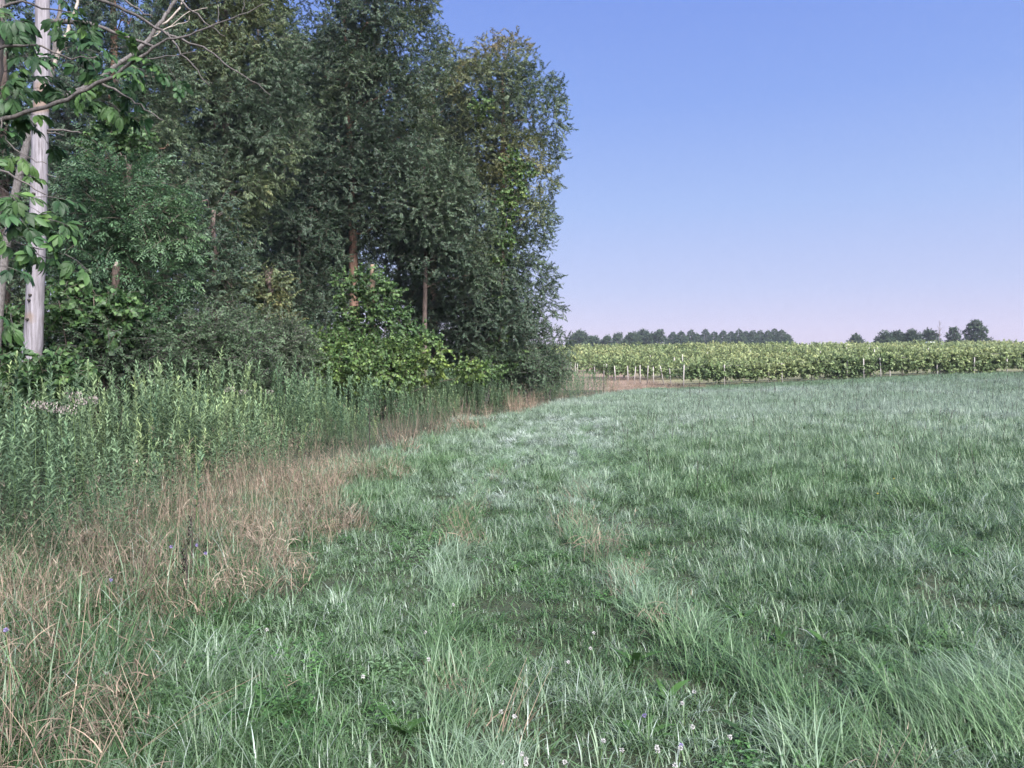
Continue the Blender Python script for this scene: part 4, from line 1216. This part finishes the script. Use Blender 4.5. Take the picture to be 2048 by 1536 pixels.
ROW_Y = []
_y = 66.0
while _y < 158:                      # blocks of three rows with a wide alley between them
    ROW_Y.append(_y)
    _y += 2.6 if len(ROW_Y) % 3 else 9.5


def vine_row_points(Y, x0, x1, per_m, h=1.75, thick=0.55, low=0.55):
    N = int((x1 - x0) * per_m)
    x = rng.uniform(x0, x1, N)
    clump = 0.5 + 0.5 * np.sin(x * 2 * PI / 2.4 + Y) * np.sin(x * 0.37 + Y * 1.7)
    zf = rng.random(N) ** 0.75
    q3 = np.stack([x, np.full(N, Y), zf * 2], 1)
    keep = (rng.random(N) < 0.45 + 0.6 * clump) & ((zf > 0.35) | (noise3(q3, 0.5, 1) > -0.1))
    x, zf = x[keep], zf[keep]; N = len(x)
    wv = thick * (0.6 + 0.5 * np.sin(PI * np.clip(zf, 0.05, 1)))
    yy = Y + rng.normal(0, 1, N) * wv * 0.6
    top = h + 0.24 * noise3(np.stack([x, np.full(N, Y), 0 * x], 1), 1.1, 2)
    z = terr(x, yy) + low + (top - low) * zf
    d = np.stack([rng.normal(0, .6, N), rng.normal(-0.35, .7, N), rng.normal(-0.05, .5, N) + (zf > 0.85) * 0.7], 1)
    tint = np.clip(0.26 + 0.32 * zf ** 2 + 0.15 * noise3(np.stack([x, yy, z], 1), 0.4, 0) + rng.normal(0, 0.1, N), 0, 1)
    return np.stack([x, yy, z], 1), along(d, 0.8), tint


def right_end(Y):
    return min(0.72 * Y + 6, 130)


# the front row vine by vine
xs = row_end(66.0) + 0.4
vines = []
while xs < right_end(66):
    w = R(2.0, 2.9)
    vines.append((xs, xs + w)); xs += w
ordn = ['first', 'second', 'third', 'fourth', 'fifth', 'sixth', 'seventh', 'eighth', 'ninth', 'tenth', 'eleventh', 'twelfth', 'thirteenth', 'fourteenth', 'fifteenth', 'sixteenth', 'seventeenth', 'eighteenth', 'nineteenth', 'twentieth']
for i, (a, b) in enumerate(vines):
    cx = (a + b) / 2; g0 = float(terr(cx, 66))
    lab = f'{ordn[i]} grapevine from the leaning posts in the front vineyard row' if i < len(ordn) else 'grapevine of the front vineyard row beyond the photo edge'
    root = empty('grapevine', (cx, 66, g0), lab, 'grapevine', 'grapevines of the front row')
    pts, rot, ti = vine_row_points(66.0, a, b, 150, h=R(1.5, 1.8), thick=0.5, low=R(0.25, 0.6))
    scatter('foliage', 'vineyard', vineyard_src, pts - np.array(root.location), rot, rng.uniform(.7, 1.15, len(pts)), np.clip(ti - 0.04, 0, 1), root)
    path_tube('trunk', [(0, 0, -.05), (R(-.08, .08), 0, .5), (R(-.15, .15), 0, 1.1)], 0.04, 0.025, M['dark_bark'], root, 6, wob=0.015)
for i in range(1, 9):
    Y = ROW_Y[i]; a = row_end(Y); c = right_end(Y); g0 = float(terr(a, Y))
    root = empty('vine_row', (a, Y, g0), f'{ordn[i]} vine row counted from the front of the vineyard', 'vine row', 'vine rows behind the front row')
    pts, rot, ti = vine_row_points(Y, a, c, 58)
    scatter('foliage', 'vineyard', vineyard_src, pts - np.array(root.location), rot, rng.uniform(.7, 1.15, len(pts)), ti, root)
    k = MB(); o3 = np.array(root.location)
    for zz in (0.75, 1.5):
        xx = np.linspace(a, c, 12)
        k = MB(); k.tube([np.array([q, Y, float(terr(q, Y)) + zz]) - o3 for q in xx], [0.012] * 12, 3); k.build('wire', M['wire'], root)
P_, R_, T_ = [], [], []
for i in range(9, len(ROW_Y)):
    pts, rot, ti = vine_row_points(ROW_Y[i], row_end(ROW_Y[i]) if ROW_Y[i] < 120 else -5, right_end(ROW_Y[i]), 34)
    P_.append(pts); R_.append(rot); T_.append(ti + 0.06)
P_ = np.concatenate(P_); R_ = np.concatenate(R_); T_ = np.clip(np.concatenate(T_), 0, 1)
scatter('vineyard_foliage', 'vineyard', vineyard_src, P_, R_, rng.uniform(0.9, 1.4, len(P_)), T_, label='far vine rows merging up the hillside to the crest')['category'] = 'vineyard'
fw = empty('trellis_wires', (row_end(66), 66, 0.0), 'horizontal wires strung along the front vineyard row', 'wire')
for zz in (0.5, 0.85, 1.75):
    xx = np.linspace(row_end(66), right_end(66), 14)
    k = MB(); k.tube([np.array([q - row_end(66), -0.02, float(terr(q, 66)) + zz]) for q in xx], [0.011] * 14, 4); k.build('wire', M['wire'], fw)

# posts: (px at the foot, px at the head, depth, height, label)
posts = [(1365, 1366, 66, 1.95, 'stout upright end post of the front vineyard row'), (1341, 1337, 68.5, 1.65, 'end post just left of the stout end post'), (1327, 1319, 71, 1.75, 'strongly leaning post second left of the stout end post'),
         (1306, 1305, 71, 1.7, 'upright post in the middle of the leaning end posts'), (1293, 1295, 73, 1.75, 'upright post paired with the middle end post'), (1279, 1279, 74, 1.8, 'pale post over the reddish soil'),
         (1267, 1270, 76, 1.6, 'thin post left of the pale one over reddish soil'), (1255, 1254, 78, 1.6, 'fourth of the end posts counted from the tall weeds'), (1230, 1228, 80, 1.55, 'third end post counted from the tall weeds'),
         (1218, 1212, 81, 1.7, 'post leaning towards the weeds at the left of the end posts'), (1207, 1207, 83, 1.6, 'end post half hidden by the weed tips'), (1189, 1188, 86, 1.5, 'isolated post just left of the weed tips gap'),
         (1155, 1154, 90, 1.5, 'distant post above the weeds, right one of a pair'), (1150, 1150, 91, 1.5, 'distant post above the weeds, left one of a pair'), (1141, 1141, 92, 1.5, 'most distant end post near the woods'),
         (1447, 1446, 66, 1.85, 'slim post in the gap of the front row right of the stout end post'), (1430, 1430, 69, 1.7, 'faint post behind the front row gap'), (1562, 1560, 66, 1.75, 'pale post left of the thickest vine clump'), (1535, 1534, 66.3, 1.0, 'short stake left of the pale post'),
         (1691, 1690, 66, 1.75, 'slim post left of the paired tall posts'), (1724, 1723, 65.8, 1.8, 'left of the paired tall posts in the front row'), (1758, 1756, 65.8, 1.8, 'right of the paired tall posts in the front row'),
         (1870, 1869, 66, 1.4, 'low post between the paired tall posts and the right edge'), (1944, 1943, 65.8, 1.5, 'post second from the right photo edge'), (2009, 2008, 65.8, 1.3, 'post nearest the right photo edge'),
         (1776, 1776, 66.2, 0.8, 'short stake right of the paired tall posts'), (1875, 1875, 66.4, 0.9, 'short stake beside the low post')]
for a, b, Y, h, lab in posts:
    X = (a - 1024) / F_PX * Y; X2 = (b - 1024) / F_PX * Y; g0 = float(terr(X, Y - 0.35))
    mb = MB(); w = R(0.042, 0.055)
    mb.tube([(0, 0, -.2), (X2 * .5 - X * .5, 0, h * .5), (X2 - X, R(-.05, .05), h), (X2 - X, 0, h + .01)], [w * 1.05, w, w * .92, w * .5], 8, cap=True)
    o = mb.build('vineyard_post', M['post']); o.location = (X, Y - 0.35, g0)
    tag(o, lab, 'post', 'vineyard posts')
far_posts = [(1300, 95), (1348, 88), (1365, 92), (1415, 105), (1500, 100), (1610, 98), (1692, 110), (1738, 105), (1753, 100), (1808, 118), (1748, 84), (1855, 84), (1962, 104), (1895, 115), (1570, 118), (1640, 84)]
for i, (a, Y) in enumerate(far_posts):
    Y = min(ROW_Y, key=lambda v: abs(v - Y)) - 0.4; X = (a - 1024) / F_PX * Y
    mb = MB(); mb.tube([(0, 0, -.2), (R(-.03, .03), 0, 1.1), (R(-.06, .06), 0, 2.15)], [.05, .045, .04], 7, cap=True)
    o = mb.build('vineyard_post', M['post']); o.location = (X, Y, float(terr(X, Y)))
    tag(o, 'pale post tip showing above the foliage of the rear vine rows', 'post', 'posts among the rear rows')
# brown weeds on the headland
x = rng.uniform(8, 16, 260); y = rng.uniform(62.5, 76, 260)
ok = x < row_end(y) + 1.5; x, y = x[ok], y[ok]
scatter('dry_grass', 'dry_far', dry_far, place(x, y), upright(len(x), 0.2), rng.uniform(0.3, 0.8, len(x)), np.clip(rng.normal(.55, .15, len(x)), 0, 1), label='brown weeds on the bare soil at the end of the vine rows')['category'] = 'dry grass'


# ------------------------------------------------------------------ skyline trees
def far_tree(name, label, px, top_py, Y, wpx, group, bark=True, tint0=0.2, squat=1.0, shape='round', n_lob=12):
    X = (px - 1024) / F_PX * Y; g0 = float(terr(X, Y)); H = EYE + (HOR - top_py) / F_PX * Y - g0; W = wpx / F_PX * Y / 2
    root = empty(name, (X, Y, g0), label, 'tree', group)
    path_tube('trunk', [(0, 0, -.2), (R(-.2, .2), 0, H * .4), (R(-.3, .3), 0, H * .88)], H * 0.022, H * 0.008, M['dark_bark'], root, 7, wob=0.03)
    lob = []
    if shape == 'cone':
        Ps, Ds = [], []
        for k in range(int(H * 2.0)):
            t = (k + .5) / int(H * 2.0); z = H * (0.12 + 0.88 * t); rr = W * (1 - t) ** 0.8 + 0.1
            m_ = int(10 + rr * 20)
            a = rng.uniform(0, 6.28, m_); r_ = rr * rng.uniform(.3, 1.0, m_)
            Ps.append(np.stack([r_ * np.cos(a), r_ * np.sin(a), z - 0.25 * r_ + rng.normal(0, .15, m_)], 1)); Ds.append(np.stack([np.cos(a), np.sin(a), rng.normal(-.2, .2, m_)], 1))
        Ps.append(np.array([[0, 0, H - 0.9], [0, 0, H - .5]])); Ds.append(np.array([[.1, 0, 1], [0, .1, 1]]))
        pts = np.concatenate(Ps); dirs = np.concatenate(Ds); sc = rng.uniform(.5, .9, len(pts))
    else:
        zl = 0.22 if shape == 'round' else 0.1
        for k in range(n_lob):
            t = (k + R(.2, .8)) / n_lob; z = H * (zl + (0.93 - zl) * t)
            prof = math.sin(PI * min(1, 0.22 + 0.74 * t)) ** 0.7
            a = k * 2.4 + R(-.4, .4); r = W * R(.30, .46)
            lob.append((np.array([math.cos(a) * (W * prof - r * .7) * R(.6, 1), math.sin(a) * (W * prof - r * .7) * R(.6, 1), min(z, H - r * .8)]), np.array([r, r, r * .8])))
            if k % 2 == 0:
                path_tube('limb', [(0, 0, z * .6), lob[-1][0] * .6 + np.array([0, 0, z * .3]), lob[-1][0]], H * .010, .03, M['dark_bark'], root, 5, wob=.05)
        pts, dirs = lobe_points(lob, 5.0, 0.3, shell=.35, under=.3)
        sc = rng.uniform(.55, .95, len(pts))
    scatter('crown', 'far', far_src, pts, along(dirs), sc, np.clip(rng.normal(tint0, .1, len(pts)) + .1 * noise3(pts, .5), 0, 1), root)


names_l = 'first second third fourth fifth sixth seventh eighth ninth tenth eleventh twelfth thirteenth fourteenth fifteenth sixteenth seventeenth'.split()
dec = [(1160, 662, 40), (1188, 671, 38), (1212, 668, 34), (1236, 664, 36), (1262, 667, 38), (1286, 658, 34), (1302, 664, 30), (1318, 657, 28)]
for i, (a, b, w) in enumerate(dec):
    far_tree('skyline_tree', f'{names_l[i]} rounded skyline tree counted from the woods', a, b + R(-3, 4), R(360, 410), w * R(1.1, 1.6), 'rounded skyline trees', tint0=.25, n_lob=9)
con = [(1344, 662), (1362, 660), (1382, 658), (1396, 664), (1412, 656), (1428, 662), (1446, 659), (1462, 663), (1478, 658), (1494, 662), (1508, 660), (1522, 658), (1537, 662), (1550, 656), (1562, 658), (1572, 666)]
for i, (a, b) in enumerate(con):
    far_tree('skyline_conifer', f'{names_l[i]} pointed conifer of the skyline row counted from the rounded trees', a + R(-3, 3), b + R(-1, 3), R(375, 410), R(58, 74), 'skyline conifers', tint0=.05, shape='cone')
rt = [(1712, 669, 36, 300, 'low spreading tree alone between the conifers and the grove'), (1768, 664, 42, 250, 'leftmost rounded tree of the small grove on the hill'), (1793, 663, 40, 252, 'second tree of the small grove on the hill'),
      (1823, 662, 46, 250, 'third tree of the small grove on the hill'), (1858, 659, 40, 255, 'loose airy tree at the right end of the grove'), (1907, 653, 30, 245, 'narrow tree between the grove and the biggest hill tree'),
      (1950, 642, 50, 245, 'biggest round tree on the hill at the right'), (1979, 674, 16, 240, 'tiny bush right of the biggest hill tree'), (1895, 682, 14, 245, 'tiny bush left of the narrow hill tree')]
for a, b, w, Y, lab in rt:
    far_tree('hill_tree' if w > 20 else 'hill_bush', lab, a, b, Y, w, 'trees on the hill', tint0=.2, shape='low', n_lob=14 if w > 20 else 5)
dt = P(1878, 700, 252); g0 = float(terr(dt[0], 252)); dead = empty('bare_dead_tree', (dt[0], 252, g0), 'bare grey dead tree sticking up beside the airy tree', 'dead tree')
top = EYE + (HOR - 641) / F_PX * 252 - g0
path_tube('trunk', [(0, 0, -.2), (.1, 0, top * .5), (0, 0, top)], .14, .05, M['grey_bark'], dead, 6, wob=.03)
for k in range(14):
    z = top * R(.45, .93); a = R(0, 6.28); L = R(.8, 2.2) * (1.25 - z / top)
    path_tube('branch', [(0, 0, z), (math.cos(a) * L * .5, math.sin(a) * L * .5, z + L * .6), (math.cos(a) * L * .8, math.sin(a) * L * .8, z + L * 1.3)], .06, .025, M['grey_bark'], dead, 5, wob=.03)

# white camper van on the crest
Yv = 205.0
vb = P(1860, 690, Yv); g0 = float(terr(vb[0], Yv))
roof_z = EYE + (HOR - 683.3) / F_PX * Yv
van = empty('camper_van', (vb[0], Yv, roof_z - 2.55), 'white camper van parked on the crest in front of the grove', 'van')


def box_bevel(name, c, s, mat, parent, bev=0.12):
    import bmesh
    bm = bmesh.new(); bmesh.ops.create_cube(bm, size=1.0)
    for v in bm.verts: v.co = Vector((v.co.x * s[0] + c[0], v.co.y * s[1] + c[1], v.co.z * s[2] + c[2]))
    if bev: bmesh.ops.bevel(bm, geom=list(bm.edges), offset=bev, segments=3, affect='EDGES', profile=0.5)
    me = bpy.data.meshes.new(name); bm.to_mesh(me); bm.free(); me.materials.append(mat)
    o = bpy.data.objects.new(name, me); COL.objects.link(o); o.parent = parent
    return o


box_bevel('body', (0, 0, 1.45), (2.7, 2.0, 2.1), M['van_white'], van, .25)
box_bevel('cab', (1.55, 0, 1.05), (1.2, 1.9, 1.2), M['van_white'], van, .25)
box_bevel('window', (0.15, -0.99, 1.9), (0.5, 0.06, 0.5), M['glass'], van, .02)
box_bevel('window', (-0.8, -0.99, 1.9), (0.4, 0.06, 0.4), M['glass'], van, .02)
box_bevel('windscreen', (2.05, 0, 1.35), (0.25, 1.5, 0.4), M['glass'], van, .05)
for a in (-.85, 1.4):
    for b in (-.9, .9):
        k = MB(); k.tube([(a, b - .1, .36), (a, b + .1, .36)], [.36, .36], 18, cap=True); w_ = k.build('wheel', M['rubber'], van)
        k = MB(); k.tube([(a, b - .115, .36), (a, b + .115, .36)], [.2, .2], 14, cap=True); k.build('rim', M['van_white'], w_)


# ------------------------------------------------------------------ morning air
hz = MB()
x0, x1, y0, y1, z0, z1 = -430.0, 430.0, -30.0, 490.0, -3.0, 31.0
hz.poly([(x0, y0, z0), (x1, y0, z0), (x1, y1, z0), (x0, y1, z0), (x0, y0, z1), (x1, y0, z1), (x1, y1, z1), (x0, y1, z1)],
        [(3, 2, 1, 0), (4, 5, 6, 7), (0, 1, 5, 4), (1, 2, 6, 5), (2, 3, 7, 6), (3, 0, 4, 7)])
hm, n, l = new_mat('thin_haze')
out = n.new('ShaderNodeOutputMaterial'); v = n.new('ShaderNodeVolumePrincipled')
v.inputs['Color'].default_value = (0.82, 0.86, 1.0, 1); v.inputs['Density'].default_value = 0.00025
v.inputs['Anisotropy'].default_value = 0.2
l.new(v.outputs[0], out.inputs['Volume'])
ho = hz.build('haze', hm, smooth=False)
ho['kind'] = 'stuff'
ho['label'] = 'thin bluish morning haze over the fields'
ho['category'] = 'haze'
